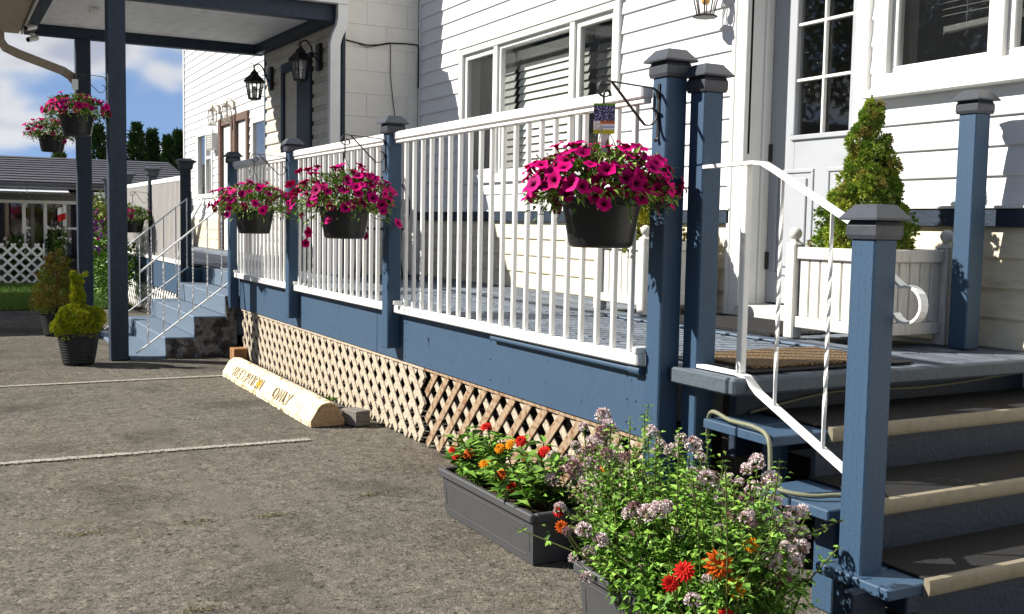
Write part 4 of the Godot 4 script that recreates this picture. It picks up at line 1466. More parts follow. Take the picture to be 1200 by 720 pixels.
func make_baskets() -> void:
	var g := "petunia baskets on the deck posts"
	var b1 := basket(Vector3(2.005, 1.137, -3.092), 0.545, 135, "black hanging basket of magenta petunias with a printed plant tag", g, Vector3(0.27, 0.145, 0.22), 0.05, 11)
	var tb := -0.55
	plant_tag(b1, Vector3(-0.004, 0.445, 0.012), tb, 0.074, 0.104)
	basket(Vector3(1.93, 1.118, -5.575), 0.545, 112, "black hanging basket of magenta petunias with a trailing bloom on its front", g, Vector3(0.29, 0.17, 0.24), 0.22, 12)
	basket(Vector3(1.93, 1.115, -7.535), 0.545, 78, "black hanging basket of magenta petunias beside the concrete steps", g, Vector3(0.29, 0.15, 0.24), 0.05, 13)
	bracket(Vector3(2.24, 1.70, -3.092), "black scroll bracket on the tall post holding the tagged basket", "basket brackets", 0.262)
	bracket(Vector3(2.17, 1.675, -5.575), "black scroll bracket on the post between the long and middle railing panels", "basket brackets", 0.265)
	bracket(Vector3(2.17, 1.67, -7.535), "black scroll bracket on the post between the middle and short railing panels", "basket brackets", 0.265)
	g = "petunia baskets on the porch posts"
	var a := basket(Vector3(0.95, 1.882, -9.455), 0.50, 64, "hanging basket of magenta petunias with a white tag on the near porch post", g, Vector3(0.25, 0.13, 0.2), 0.04, 14)
	var st := mb()
	bx(st, Vector3(-0.012, 0.42, 0.01), Vector3(0.05, 0.085, 0.002), 0, Basis(UP, -0.4))
	part(st, "plant_tag", M.trim, a)
	basket(Vector3(0.985, 1.90, -12.27), 0.50, 52, "hanging basket of magenta petunias on the far porch post", g, Vector3(0.27, 0.14, 0.22), 0.12, 15)
	bracket(Vector3(1.185, 2.38, -9.455), "black scroll bracket on the near porch post", "porch post brackets", 0.262)
	bracket(Vector3(1.222, 2.40, -12.27), "black scroll bracket on the far porch post", "porch post brackets", 0.262)
	basket(Vector3(2.03, 1.03, -13.88), 0.50, 24, "hanging basket of pink petunias on the white ribbed fence", "", Vector3(0.22, 0.12, 0.2), 0.03, 16)
	bracket(Vector3(2.22, 1.53, -13.88), "black scroll bracket on the ribbed fence post", "", 0.22)

# ---------- conifers ----------
func needle_clump(st: SurfaceTool, p: Vector3, d: Vector3, r: float, n: int, col: Color, nl: float) -> void:
	for k in n:
		var e := (d * 0.7 + rdir()).normalized()
		var q := p + e * r * rng.randf_range(0.45, 1.0)
		var base := col * rng.randf_range(0.75, 1.3)
		base.a = 1
		for i in 4:
			var f := (e + rdir() * 0.75).normalized()
			var s := f.cross(rdir()).normalized() * nl * 0.2
			st.set_color(base)
			tri(st, q - s, q + s, q + f * nl)
			var s2 := f.cross(s).normalized() * nl * 0.2
			st.set_color(base * 0.95)
			tri(st, q - s2, q + s2, q + f * nl * 0.9)

func conifer(parent: Node, base: Vector3, h: float, prof: Callable, clumps: int, cr: float, nl: float, pal: Array, sprigs := 34) -> void:
	var st := mb()
	var lump := noise(clumps, 0.9, 2)
	for k in clumps:
		var f := (k + rng.randf()) / clumps
		f = 1.0 - sqrt(1.0 - f * 0.985)
		var rad: float = prof.call(f) * rng.randf_range(0.55, 1.14)
		var a := rng.randf() * TAU
		rad *= 0.94 + 0.30 * lump.get_noise_3d(cos(a), f * 5.0, sin(a))
		var d := Vector3(cos(a), 0.35, sin(a)).normalized()
		var p := base + Vector3(cos(a) * rad, f * h, sin(a) * rad)
		var col: Color = pal[rng.randi() % pal.size()]
		needle_clump(st, p, d, cr * rng.randf_range(0.7, 1.2) * (1.0 - 0.65 * f), sprigs, col, nl)
	part(st, "foliage", M.conifer, parent)
	# dark twiggy inside
	st = mb()
	tube(st, [base - Vector3(0, 0.04, 0), base + Vector3(0, h * 0.5, 0), base + Vector3(0, h * 0.93, 0)], [0.02, 0.012, 0.004], 6)
	for k in 60:
		var f := rng.randf() * 0.9
		var a := rng.randf() * TAU
		var rad: float = prof.call(f)
		tube(st, [base + Vector3(0, f * h * 0.9, 0), base + Vector3(cos(a) * rad * 0.9, f * h, sin(a) * rad * 0.9)], [0.005, 0.002], 4, false)
	part(st, "trunk", M.bark, parent)

func wooden_planter(at: Vector3, label: String) -> Node3D:
	# local origin at the outer corner (low x, high z); 0.55 m square; on the deck
	var t := thing("wooden_planter", label, "planter", at, 0.0, "white wooden planters beside the door")
	var s := 0.455
	var w := 0.062
	for p in [[0.0, 0.0], [0.0, -s], [s, 0.0], [s, -s]]:
		var st := mb()
		bx(st, Vector3(p[0], 0.215, p[1]), Vector3(w, 0.43, w), 0.006)
		lathe(st, [Vector2(w * 0.70, 0.43), Vector2(0.018, 0.448), Vector2(0.016, 0.455)], 4, Vector3(p[0], 0, p[1]), PI / 4, false)
		var leg := part(st, "corner_post", M.oldwood, t)
		st = mb()
		ball(st, Vector3(p[0], 0.48, p[1]), 0.029, 16, 10)
		part(st, "finial", M.oldwood, leg)
	for side in 4:
		var ctr := Vector3(s / 2, 0, -s / 2)
		var b := Basis(UP, PI / 2 * side)
		var o := b * Vector3(0, 0, s / 2)
		for r in [[0.052, 0.052], [0.365, 0.055]]:
			var st := mb()
			bx(st, Vector3(0, r[0] + r[1] / 2, 0.004), Vector3(s - w - 0.002, r[1], 0.030), 0.004)
			part(st, "rail", M.oldwood, t, Transform3D(b, ctr + o))
		for k in 6:
			var st := mb()
			bx(st, Vector3(-s / 2 + w / 2 + 0.004 + (k + 0.5) * 0.0645, 0.235, -0.004), Vector3(0.060, 0.262, 0.016), 0.004)
			part(st, "slat", M.oldwood, t, Transform3D(b, ctr + o))
	box("soil", Vector3(0.02, 0.05, -s + 0.02), Vector3(s - 0.02, 0.385, -0.02), M.soil, t)
	return t

func make_planters() -> void:
	rng.seed = 71
	wooden_planter(Vector3(3.415, 0.714, -3.175), "white wooden planter with ball finials on the window side of the door")
	var sp := [Color(0.30, 0.40, 0.07), Color(0.20, 0.31, 0.06), Color(0.40, 0.48, 0.08), Color(0.28, 0.38, 0.07), Color(0.46, 0.52, 0.09), Color(0.38, 0.34, 0.10), Color(0.22, 0.34, 0.06)]
	var t := thing("dwarf_spruce", "cone shaped green dwarf spruce in the planter below the window", "shrub", Vector3(3.625, 1.09, -3.41))
	conifer(t, Vector3.ZERO, 0.78, func(f): return 0.225 * pow(1.0 - f, 1.2) + 0.006 - 0.07 * clampf(0.10 - f, 0, 1) * 10, 330, 0.052, 0.019, sp, 40)
	wooden_planter(Vector3(3.46, 0.714, -4.87), "white wooden planter with ball finials behind the railing left of the door")
	t = thing("golden_shrub", "yellow green feathery shrub in the planter behind the railing", "shrub", Vector3(3.66, 1.09, -5.13))
	conifer(t, Vector3.ZERO, 0.34, func(f): return 0.20 * (1.0 - f) ** 0.6 + 0.03, 90, 0.06, 0.026, [Color(0.34, 0.36, 0.03), Color(0.25, 0.30, 0.03), Color(0.40, 0.38, 0.04)], 26)
	# pots by the porch
	for k in 2:
		var at: Vector3 = [Vector3(0.92, 0.0, -9.28), Vector3(0.95, 0.0, -11.63)][k]
		var p := thing("plant_pot", ["black ribbed plastic pot with a bright yellow green conifer", "black plastic pot with a browned conifer standing by the far porch post"][k], "pot", at, 0.0, "black pots by the porch")
		var st := mb()
		var pr := [Vector2(0, 0), Vector2(0.118, 0), Vector2(0.122, 0.01)]
		for i in 10:
			var y := 0.02 + i * 0.0215
			pr.append(Vector2(0.122 + 0.040 * y / 0.235, y))
			pr.append(Vector2(0.126 + 0.040 * y / 0.235, y + 0.006))
			pr.append(Vector2(0.122 + 0.040 * (y + 0.012) / 0.235, y + 0.012))
		pr += [Vector2(0.164, 0.240), Vector2(0.178, 0.243), Vector2(0.178, 0.262), Vector2(0.168, 0.265), Vector2(0.160, 0.23)]
		lathe(st, pr, 28)
		part(st, "pot_body", M.pot, p)
		st = mb()
		lathe(st, [Vector2(0.162, 0.235), Vector2(0, 0.245)], 20)
		part(st, "soil", M.soil, p)
		if k == 0:
			var c := thing("golden_conifer", "bright yellow green dwarf conifer with a knobbed top in the near pot", "shrub", at + Vector3(0, 0.25, 0))
			var yl := [Color(0.40, 0.43, 0.03), Color(0.32, 0.38, 0.03), Color(0.50, 0.50, 0.04), Color(0.24, 0.31, 0.03)]
			conifer(c, Vector3.ZERO, 0.58, func(f): return 0.13 * sqrt(maxf(0.0, 1.0 - pow((f - 0.14) / 0.26, 2))) + 0.028 + 0.025 * smoothstep(0.7, 0.85, f), 300, 0.048, 0.015, yl, 34)
			needle_lobe(c, Vector3(0.12, 0.13, 0.03), 0.06, yl)
			needle_lobe(c, Vector3(-0.10, 0.06, 0.04), 0.06, yl)
		else:
			var c := thing("browned_conifer", "loose brown and olive conifer in the far pot", "shrub", at + Vector3(0, 0.25, 0))
			conifer(c, Vector3.ZERO, 0.70, func(f): return 0.20 * (1.0 - f) ** 0.7 + 0.02, 230, 0.05, 0.018, [Color(0.26, 0.22, 0.05), Color(0.30, 0.20, 0.06), Color(0.20, 0.25, 0.05), Color(0.28, 0.28, 0.05)], 26)

func needle_lobe(parent: Node, c: Vector3, r: float, pal: Array) -> void:
	var st := mb()
	for k in 70:
		var d := rdir()
		needle_clump(st, c + d * r, d, 0.04, 26, pal[rng.randi() % pal.size()], 0.016)
	part(st, "side_lobe", M.conifer, parent)

# ---------- troughs ----------
func trough(at: Vector3, ln: float, label: String, turn := 0.0) -> Node3D:
	# runs along local z, origin at the middle of its base
	var t := thing("flower_trough", label, "planter", at, turn, "grey plastic troughs at the lattice")
	var st := mb()
	var hb := Vector2(0.094, ln / 2 - 0.028)
	var ht := Vector2(0.106, ln / 2 - 0.012)
	var lo := []
	var hi := []
	for k in [[-1, -1], [1, -1], [1, 1], [-1, 1]]:
		lo.append(Vector3(hb.x * k[0], 0.0, hb.y * k[1]))
		hi.append(Vector3(ht.x * k[0], 0.165, ht.y * k[1]))
	for k in 4:
		var j := (k + 1) % 4
		oquad(st, lo[k], lo[j], hi[j], hi[k], lo[k] + lo[j])
	oquad(st, lo[0], lo[1], lo[2], lo[3], Vector3(0, -1, 0))
	part(st, "body", M.trough, t)
	st = mb()
	for s in [-1.0, 1.0]:
		lohi(st, Vector3(minf(s * 0.098, s * 0.122), 0.160, -ln / 2), Vector3(maxf(s * 0.098, s * 0.122), 0.192, ln / 2), 0.005)
		lohi(st, Vector3(-0.098, 0.160, minf(s * ln / 2, s * (ln / 2 - 0.024))), Vector3(0.098, 0.192, maxf(s * ln / 2, s * (ln / 2 - 0.024))), 0.005)
	part(st, "rim", M.trough, t)
	# moulded line on the long face
	st = mb()
	for s in [-1.0, 1.0]:
		for y in [0.028, 0.135]:
			var x: float = s * lerpf(hb.x, ht.x, y / 0.165)
			tube(st, [Vector3(x, y, -ln / 2 + 0.07), Vector3(x, y, ln / 2 - 0.07)], 0.0022, 5)
		for z in [-ln / 2 + 0.045, ln / 2 - 0.045]:
			tube(st, [Vector3(s * lerpf(hb.x, ht.x, 0.3), 0.045, z), Vector3(s * lerpf(hb.x, ht.x, 0.7), 0.12, z)], 0.0022, 5)
	part(st, "moulding", M.trough, t)
	box("soil", Vector3(-0.092, 0.10, -ln / 2 + 0.03), Vector3(0.092, 0.170, ln / 2 - 0.03), M.soil, t)
	return t

func zinnia_mesh(inner: Color, outer: Color, rad: float) -> ArrayMesh:
	var st := mb()
	for layer in 4:
		var n: int = [13, 12, 10, 7][layer]
		var r: float = rad * [1.0, 0.84, 0.62, 0.38][layer]
		var tilt: float = [0.05, 0.25, 0.5, 0.8][layer]
		for k in n:
			var a := TAU * (k + 0.5 * layer) / n
			var d := Vector3(cos(a), tilt, sin(a)).normalized()
			var c := outer.lerp(inner, layer / 3.0)
			leaf(st, Vector3(0, 0.002 * layer, 0), d, UP, r, r * 0.52, c)
	st.set_color(Color(0.25, 0.08, 0.02))
	var cc := mb()
	return st.commit()

func flower_cluster_mesh(sd: int, brown: bool) -> ArrayMesh:
	var keep := rng.state
	rng.seed = sd
	var st := mb()
	for k in 100:
		var d := rdir()
		if d.y < -0.55: d.y = -d.y
		d = d.normalized()
		var p := d * rng.randf_range(0.013, 0.0185)
		var v := rng.randf()
		var col := Color(0.72, 0.58, 0.60).lerp(Color(0.90, 0.84, 0.82), v)
		if rng.randf() < 0.22: col = Color(0.34, 0.20, 0.18)
		if brown: col = Color(0.26, 0.12, 0.12).lerp(Color(0.5, 0.36, 0.38), v)
		for i in 4:
			leaf(st, p, (d + rdir() * 0.9).normalized(), rdir(), rng.randf_range(0.0045, 0.0075), 0.0055, col)
	for k in 10:
		leaf(st, rdir() * 0.008, (rdir() + Vector3(0, -0.3, 0)).normalized(), UP, 0.012, 0.007, Color(0.10, 0.15, 0.03))
	rng.state = keep
	return st.commit()

var clusters := []

# one bushy plant: stems with opposite leaves, clusters at the tips
func oregano(t: Node3D, stems: int, area: Vector2, spread: float, hlo: float, hhi: float, lpal: Array, cl_share := 0.75, lean := Vector3.ZERO) -> void:
	if clusters.is_empty():
		for k in 4: clusters.append(flower_cluster_mesh(800 + k, k == 3))
	var st := mb()
	var lv := mb()
	for k in stems:
		var b := Vector3(rng.randf_range(-area.x, area.x), 0, rng.randf_range(-area.y, area.y))
		var a := rng.randf() * TAU
		var out := (Vector3(cos(a), 0, sin(a)) * rng.randf() + Vector3(b.x * 1.5, 0, b.z * 1.0) + lean)
		var h := rng.randf_range(hlo, hhi) * (1.0 - 0.25 * minf(out.length(), 1.0))
		var top := b + out * spread + Vector3(0, h, 0)
		var mid := b + out * spread * 0.35 + Vector3(0, h * 0.55, 0)
		var pts := smooth_path([b, mid, top], 5)
		tube(st, pts, 0.0021, 4, false)
		var n := int(h / 0.026)
		for i in n:
			var f := (i + 0.6) / n
			var idx := f * (pts.size() - 1)
			var i0 := int(idx)
			var p: Vector3 = (pts[i0] as Vector3).lerp(pts[mini(i0 + 1, pts.size() - 1)], idx - i0)
			var sa := rng.randf() * TAU
			var size := lerpf(0.040, 0.020, f) * rng.randf_range(0.8, 1.25)
			for s in 2:
				var d := Vector3(cos(sa + PI * s), rng.randf_range(-0.1, 0.5), sin(sa + PI * s)).normalized()
				var col: Color = lpal[rng.randi() % lpal.size()] * rng.randf_range(0.75, 1.25)
				col.a = 1
				leaf(lv, p, d, (UP + rdir() * 0.35).normalized(), size, size * 0.62, col)
				# side shoots
				if f > 0.15 and f < 0.85 and rng.randf() < 0.6:
					for j in 3:
						var pp := p + d * (0.015 + 0.014 * j) + Vector3(0, 0.008 * j, 0)
						leaf(lv, pp, (d + rdir() * 0.9).normalized(), (UP + rdir() * 0.4).normalized(), size * 0.6, size * 0.4, col * rng.randf_range(0.85, 1.15))
		if rng.randf() < cl_share:
			var m := 1 + (rng.randi() % 3)
			for j in m:
				var off := Vector3.ZERO if j == 0 else Vector3(rng.randf_range(-0.05, 0.05), rng.randf_range(-0.06, 0.0), rng.randf_range(-0.05, 0.05))
				if j > 0: tube(st, [top - Vector3(0, 0.06, 0), top + off], 0.0012, 4, false)
				put(clusters[0 if rng.randf() < 0.45 else (1 + rng.randi() % 3)], "flower_cluster", M.petal_pale, t, facing((UP + rdir() * 0.5).normalized(), rng.randf() * TAU, rng.randf_range(0.65, 1.35), top + off))
	part(st, "stems", M.stem, t)
	part(lv, "leaves", M.leaf, t)

func make_troughs() -> void:
	rng.seed = 88
	var at1 := Vector3(1.905, 0.0, -3.555)
	trough(at1, 0.80, "grey plastic trough of red and orange zinnias against the lattice")
	var at2 := Vector3(1.775, 0.0, -2.26)
	trough(at2, 0.80, "grey plastic trough overgrown by flowering oregano beside the stairs")
	M.petal_pale = mat(Color.WHITE, 0.8, {"vcol": true, "back": Color(0.15, 0.1, 0.12), "spec": 0.1})
	var gp := [Color(0.13, 0.27, 0.035), Color(0.17, 0.33, 0.05), Color(0.09, 0.19, 0.03), Color(0.22, 0.38, 0.06)]
	# zinnia bed
	var z := thing("zinnia_plants", "leafy bed of red, orange and yellow zinnias in the trough", "flowers", at1 + Vector3(0, 0.165, 0))
	var lv := mb()
	var sm := mb()
	for k in 58:
		var b := Vector3(rng.randf_range(-0.08, 0.07), 0, rng.randf_range(-0.33, 0.34))
		var tp := b + Vector3(rng.randf_range(-0.09, 0.06), rng.randf_range(0.08, 0.22), rng.randf_range(-0.07, 0.07))
		tube(sm, [b, tp], 0.003, 4, false)
		for i in 14:
			var f := rng.randf_range(0.15, 1.0)
			var a := rng.randf() * TAU
			var d := Vector3(cos(a), rng.randf_range(0.0, 0.7), sin(a)).normalized()
			var big := rng.randf_range(0.045, 0.085)
			var col: Color = gp[rng.randi() % 4]
			leaf(lv, b.lerp(tp, f), d, (UP + rdir() * 0.3).normalized(), big, big * 0.48, col)
	# two broad cabbage-like rosettes at the ends
	for c in [Vector3(-0.03, 0.04, -0.31), Vector3(0.02, 0.02, 0.27)]:
		for k in 13:
			var a := TAU * k / 13 + rng.randf() * 0.4
			var d := Vector3(cos(a), rng.randf_range(0.25, 0.9), sin(a)).normalized()
			leaf(lv, c, d, UP, rng.randf_range(0.10, 0.15), rng.randf_range(0.09, 0.125), Color(0.12, 0.26, 0.04) * rng.randf_range(0.8, 1.2))
	part(lv, "leaves", M.leaf, z)
	part(sm, "stems", M.stem, z)
	var red := zinnia_mesh(Color(0.45, 0.02, 0.015), Color(0.62, 0.022, 0.018), 0.027)
	var org := zinnia_mesh(Color(0.62, 0.22, 0.01), Color(0.75, 0.28, 0.012), 0.027)
	var vrm := zinnia_mesh(Color(0.50, 0.10, 0.015), Color(0.66, 0.13, 0.02), 0.032)
	M.zinnia = mat(Color.WHITE, 0.65, {"vcol": true, "back": Color(0.25, 0.08, 0.01), "spec": 0.15})
	for f in [[-0.10, 0.12, -0.30, red], [-0.10, 0.10, -0.26, red], [-0.02, 0.235, -0.16, red], [0.0, 0.225, 0.10, red], [-0.09, 0.08, 0.20, red], [-0.04, 0.18, 0.0, org], [-0.01, 0.20, 0.03, org], [-0.11, 0.13, 0.02, org], [-0.10, 0.11, 0.13, vrm], [-0.09, 0.13, -0.17, vrm], [0.04, 0.20, 0.20, red], [0.05, 0.15, 0.05, org]]:
		put(f[3], "bloom", M.zinnia, z, facing(Vector3(-0.5, 0.7, 0.35) + rdir() * 0.3, rng.randf() * TAU, rng.randf_range(0.85, 1.15), Vector3(f[0], f[1], f[2])))
	# fading oregano at the end of the first trough
	var o := thing("oregano_plant", "fading dark pink oregano leaning over the zinnia trough", "herb", Vector3(2.03, 0.0, -3.16), 0.0, "oregano plants")
	oregano(o, 26, Vector2(0.05, 0.09), 0.10, 0.30, 0.52, [Color(0.12, 0.13, 0.05), Color(0.09, 0.14, 0.03)], 0.95, Vector3(0.1, 0, 0.2))
	# the big flowering plant
	o = thing("oregano_plant", "large bushy oregano with pale pink flower heads beside the stairs", "herb", at2 + Vector3(-0.03, 0.165, 0.0), 0.0, "oregano plants")
	oregano(o, 150, Vector2(0.10, 0.33), 0.14, 0.20, 0.54, gp, 0.26, Vector3(0.15, 0, -0.1))
	oregano(o, 36, Vector2(0.06, 0.2), 0.25, 0.26, 0.42, gp, 0.55, Vector3(0.75, 0, 0.15))
	oregano(o, 26, Vector2(0.06, 0.2), 0.24, 0.15, 0.34, gp, 0.5, Vector3(-0.2, 0, -1.1))
	var bs := mb()
	for f in [[-0.10, 0.226, 0.29, vrm, 1.3], [-0.062, 0.17, 0.31, org, 1.2], [-0.205, 0.223, 0.29, red, 1.1], [0.011, 0.255, 0.28, org, 0.85], [-0.23, 0.19, 0.27, red, 0.9], [-0.09, 0.10, 0.31, red, 0.9], [-0.17, 0.16, -0.34, vrm, 0.7], [-0.17, 0.20, -0.36, red, 0.7], [-0.05, 0.33, -0.30, org, 0.6]]:
		put(f[3], "bloom", M.zinnia, o, facing(Vector3(-0.5, 0.6, 0.7) + rdir() * 0.2, rng.randf() * TAU, f[4], Vector3(f[0], f[1], f[2])))
		tube(bs, [Vector3(f[0] * 0.35, 0.0, f[2] * 0.75), Vector3(f[0] * 0.8, f[1] * 0.6, f[2] * 0.93), Vector3(f[0], f[1], f[2])], 0.0026, 5, false)
	part(bs, "bloom_stems", M.stem, o)
	var lz := mb()
	for k in 4300:
		var d := rdir()
		var p := Vector3(0.05, 0.11, -0.02) + d * Vector3(0.19, 0.22, 0.40) * pow(rng.randf(), 0.4)
		if p.y < -0.05: continue
		var sz := rng.randf_range(0.016, 0.046)
		leaf(lz, p, (d * 0.6 + rdir()).normalized(), (UP + rdir() * 0.5).normalized(), sz, sz * 0.62, gp[rng.randi() % 4] * rng.randf_range(0.8, 1.2))
	for k in 40:
		var d := rdir()
		d.y = absf(d.y) * 0.6
		leaf(lz, Vector3(rng.randf_range(-0.1, 0.05), rng.randf_range(0.0, 0.2), rng.randf_range(0.05, 0.33)), d.normalized(), UP, rng.randf_range(0.05, 0.08), 0.026, gp[rng.randi() % 4])
	part(lz, "zinnia_leaves", M.leaf, o)

# ---------- parking block and small things on the ground ----------
func make_lot_things() -> void:
	rng.seed = 91
	var t := thing("parking_block", "cream painted concrete parking block with faded RECEPTION ONLY lettering", "parking block", Vector3(1.955, 0.0, -7.06))
	var sec := [Vector2(-0.110, 0.0), Vector2(-0.113, 0.035), Vector2(-0.060, 0.120), Vector2(-0.042, 0.136), Vector2(-0.018, 0.144), Vector2(0.018, 0.144), Vector2(0.042, 0.136), Vector2(0.060, 0.120), Vector2(0.113, 0.035), Vector2(0.110, 0.0)]
	var n := noise(701, 9.0, 4)
	var n2 := noise(703, 2.2, 2)
	var st := mb()
	var prev := []
	var rows := 110
	for i in rows + 1:
		var z := lerpf(-1.13, 1.13, float(i) / rows)
		var row := []
		for k in sec.size():
			var p: Vector2 = sec[k]
			var chip: float = maxf(0.0, n.get_noise_2d(z * 1.3, k * 5.0) - 0.12) * (0.10 if k <= 1 or k >= 8 else 0.014)
			var wv := 0.004 * n2.get_noise_2d(z, k * 3.0)
			var end := smoothstep(1.10, 1.13, absf(z)) * 0.008
			row.append(Vector3(p.x * (1.0 - chip * 3.0) + wv - signf(p.x) * end, maxf(0.0, p.y - chip * 0.6 + (wv if p.y > 0 else 0.0) - (end if p.y > 0.1 else 0.0)), z))
		if i > 0:
			for k in sec.size() - 1:
				oquad(st, prev[k], prev[k + 1], row[k + 1], row[k], (row[k] + row[k + 1]) * Vector3(1, 1, 0) * 0.5 - Vector3(0, 0.05, 0))
		prev = row
	part(st, "body", M.stop, t)
	for s in [-1.0, 1.0]:
		st = mb()
		for k in range(1, sec.size() - 1):
			otri(st, Vector3(sec[0].x * 0.93, 0, s * 1.13), Vector3(sec[k].x * 0.93, sec[k].y * 0.96, s * 1.13), Vector3(sec[k + 1].x * 0.93, sec[k + 1].y * 0.96, s * 1.13), Vector3(0, 0, s))
		part(st, "end_face", M.stopend, t)
	var font := SystemFont.new()
	font.font_names = PackedStringArray(["Droid Sans"])
	for w in [["RECEPTION", -0.42, 1.45], ["ONLY", 0.45, 1.45]]:
		var tm := TextMesh.new()
		tm.text = w[0]
		tm.font = font
		tm.font_size = 32
		tm.pixel_size = 0.0034
		tm.depth = 0.008
		tm.curve_step = 1.5
		var up := Vector3(0.527, 0.850, 0)
		var nn := Vector3(-0.850, 0.527, 0)
		put(tm, "lettering", M.ink, t, Transform3D(Basis(Vector3(0, 0, 1) * w[2], up, nn), Vector3(-0.0865, 0.0785, w[1]) + nn * 0.0025))
	st = mb()
	for k in 60:
		var a := rng.randf() * TAU
		var r := 0.035 * sqrt(rng.randf())
		var c := Vector3(-0.085, 0.082, -0.10) + Vector3(0, 0, 1) * cos(a) * r * 1.6 + Vector3(0.527, 0.85, 0) * sin(a) * r * 0.7 + Vector3(-0.85, 0.527, 0) * 0.0062
		var u := Vector3(0, 0, 0.007)
		var v := Vector3(0.527, 0.85, 0) * 0.006
		oquad(st, c - u - v, c + u - v, c + u + v, c - u + v, Vector3(-0.85, 0.527, 0))
	part(st, "yellow_mark", M.yellow, t)
	# timber offcuts
	t = thing("timber_block", "dark timber offcut wedged behind the near end of the parking block", "wood block", Vector3(2.13, 0.0, -5.93))
	st = mb()
	bx(st, Vector3(0, 0.045, 0), Vector3(0.10, 0.09, 0.16), 0.004, Basis(UP, 0.25))
	part(st, "offcut", M.greywood, t)
	t = thing("timber_block", "light brown timber offcut beside the concrete steps", "wood block", Vector3(2.20, 0.0, -9.12))
	st = mb()
	bx(st, Vector3(0, 0.05, 0), Vector3(0.12, 0.10, 0.15), 0.004)
	part(st, "offcut", M.wood, t)
	# weeds in the cracks
	var spots := [Vector3(0.42, 0, -4.24), Vector3(0.85, 0, -4.23), Vector3(1.15, 0, -4.20), Vector3(1.64, 0, -4.35), Vector3(0.66, 0, -3.25)]
	for i in spots.size():
		var wt := mb()
		for k in 80:
			var p := Vector3(rng.randfn(0.0, 0.045), 0, rng.randfn(0.0, 0.012))
			leaf(wt, p, (rdir() * 0.9 + UP * 0.6).normalized(), rdir(), rng.randf_range(0.008, 0.02), 0.004, Color(0.18, 0.19, 0.06).lerp(Color(0.26, 0.23, 0.10), rng.randf()))
		var o := part(wt, "weed_tuft", M.grass, self)
		o.position = spots[i] + Vector3(0, -0.003, 0)
		tag(o, "small low weed tuft growing in a crack of the asphalt", "weed", "weeds in the asphalt")
	var lw := mb()
	for k in 26:
		var d := rdir()
		d.y = absf(d.y) + 0.3
		leaf(lw, Vector3(rng.randf_range(-0.02, 0.02), rng.randf_range(0.0, 0.05), rng.randf_range(-0.03, 0.03)), d.normalized(), rdir(), rng.randf_range(0.03, 0.07), 0.018, Color(0.14, 0.26, 0.04))
	var wo := part(lw, "lattice_weed", M.leaf, self)
	wo.position = Vector3(2.17, 0.0, -6.55)
	tag(wo, "bright green weed sprouting between the parking block and the lattice", "weed")
	# cracks: thin dark open seams
	var cr := thing("asphalt_crack", "thin dark crack running across the asphalt", "crack")
	var path := [Vector3(0.3, 0.0035, -4.27), Vector3(0.55, 0.0035, -4.30), Vector3(0.85, 0.0035, -4.22), Vector3(1.10, 0.0035, -4.23), Vector3(1.35, 0.0035, -4.16), Vector3(1.62, 0.0035, -4.34), Vector3(1.80, 0.0035, -4.42)]
	st = mb()
	var pts := smooth_path(path, 12)
	var last := Vector3.ZERO
	for i in pts.size():
		var p: Vector3 = pts[i] + Vector3(0, 0, rng.randf_range(-0.008, 0.008))
		if i > 0 and rng.randf() < 0.72:
			var wd := rng.randf_range(0.0012, 0.004)
			oquad(st, last - Vector3(0, 0, wd), last + Vector3(0, 0, wd), p + Vector3(0, 0, wd), p - Vector3(0, 0, wd), UP)
		last = p
	part(st, "seam", M.cable, cr)
	cr.set_meta("kind", "structure")
	# loose grit
	var mm := MultiMesh.new()
	mm.transform_format = MultiMesh.TRANSFORM_3D
	var gs := mb()
	bx(gs, Vector3.ZERO, Vector3(1, 0.6, 0.8), 0.2)
	mm.mesh = gs.commit()
	mm.instance_count = 900
	for k in 900:
		var p := Vector3(rng.randf_range(-0.6, 2.2), 0.001, rng.randf_range(-9.2, -2.2))
		if rng.randf() < 0.45: p = Vector3(rng.randf_range(1.5, 2.2), 0.001, rng.randf_range(-4.2, -2.5))
		var s := rng.randf_range(0.002, 0.0065)
		mm.set_instance_transform(k, Transform3D(Basis(rdir(), rng.randf() * TAU).scaled(Vector3(s, s, s)), p))
	var mi := MultiMeshInstance3D.new()
	mi.multimesh = mm
	mi.material_override = M.under
	mi.name = "loose_grit"
	add_child(mi)
	tag(mi, "loose grit and crumbs scattered over the asphalt", "grit", "", "stuff")

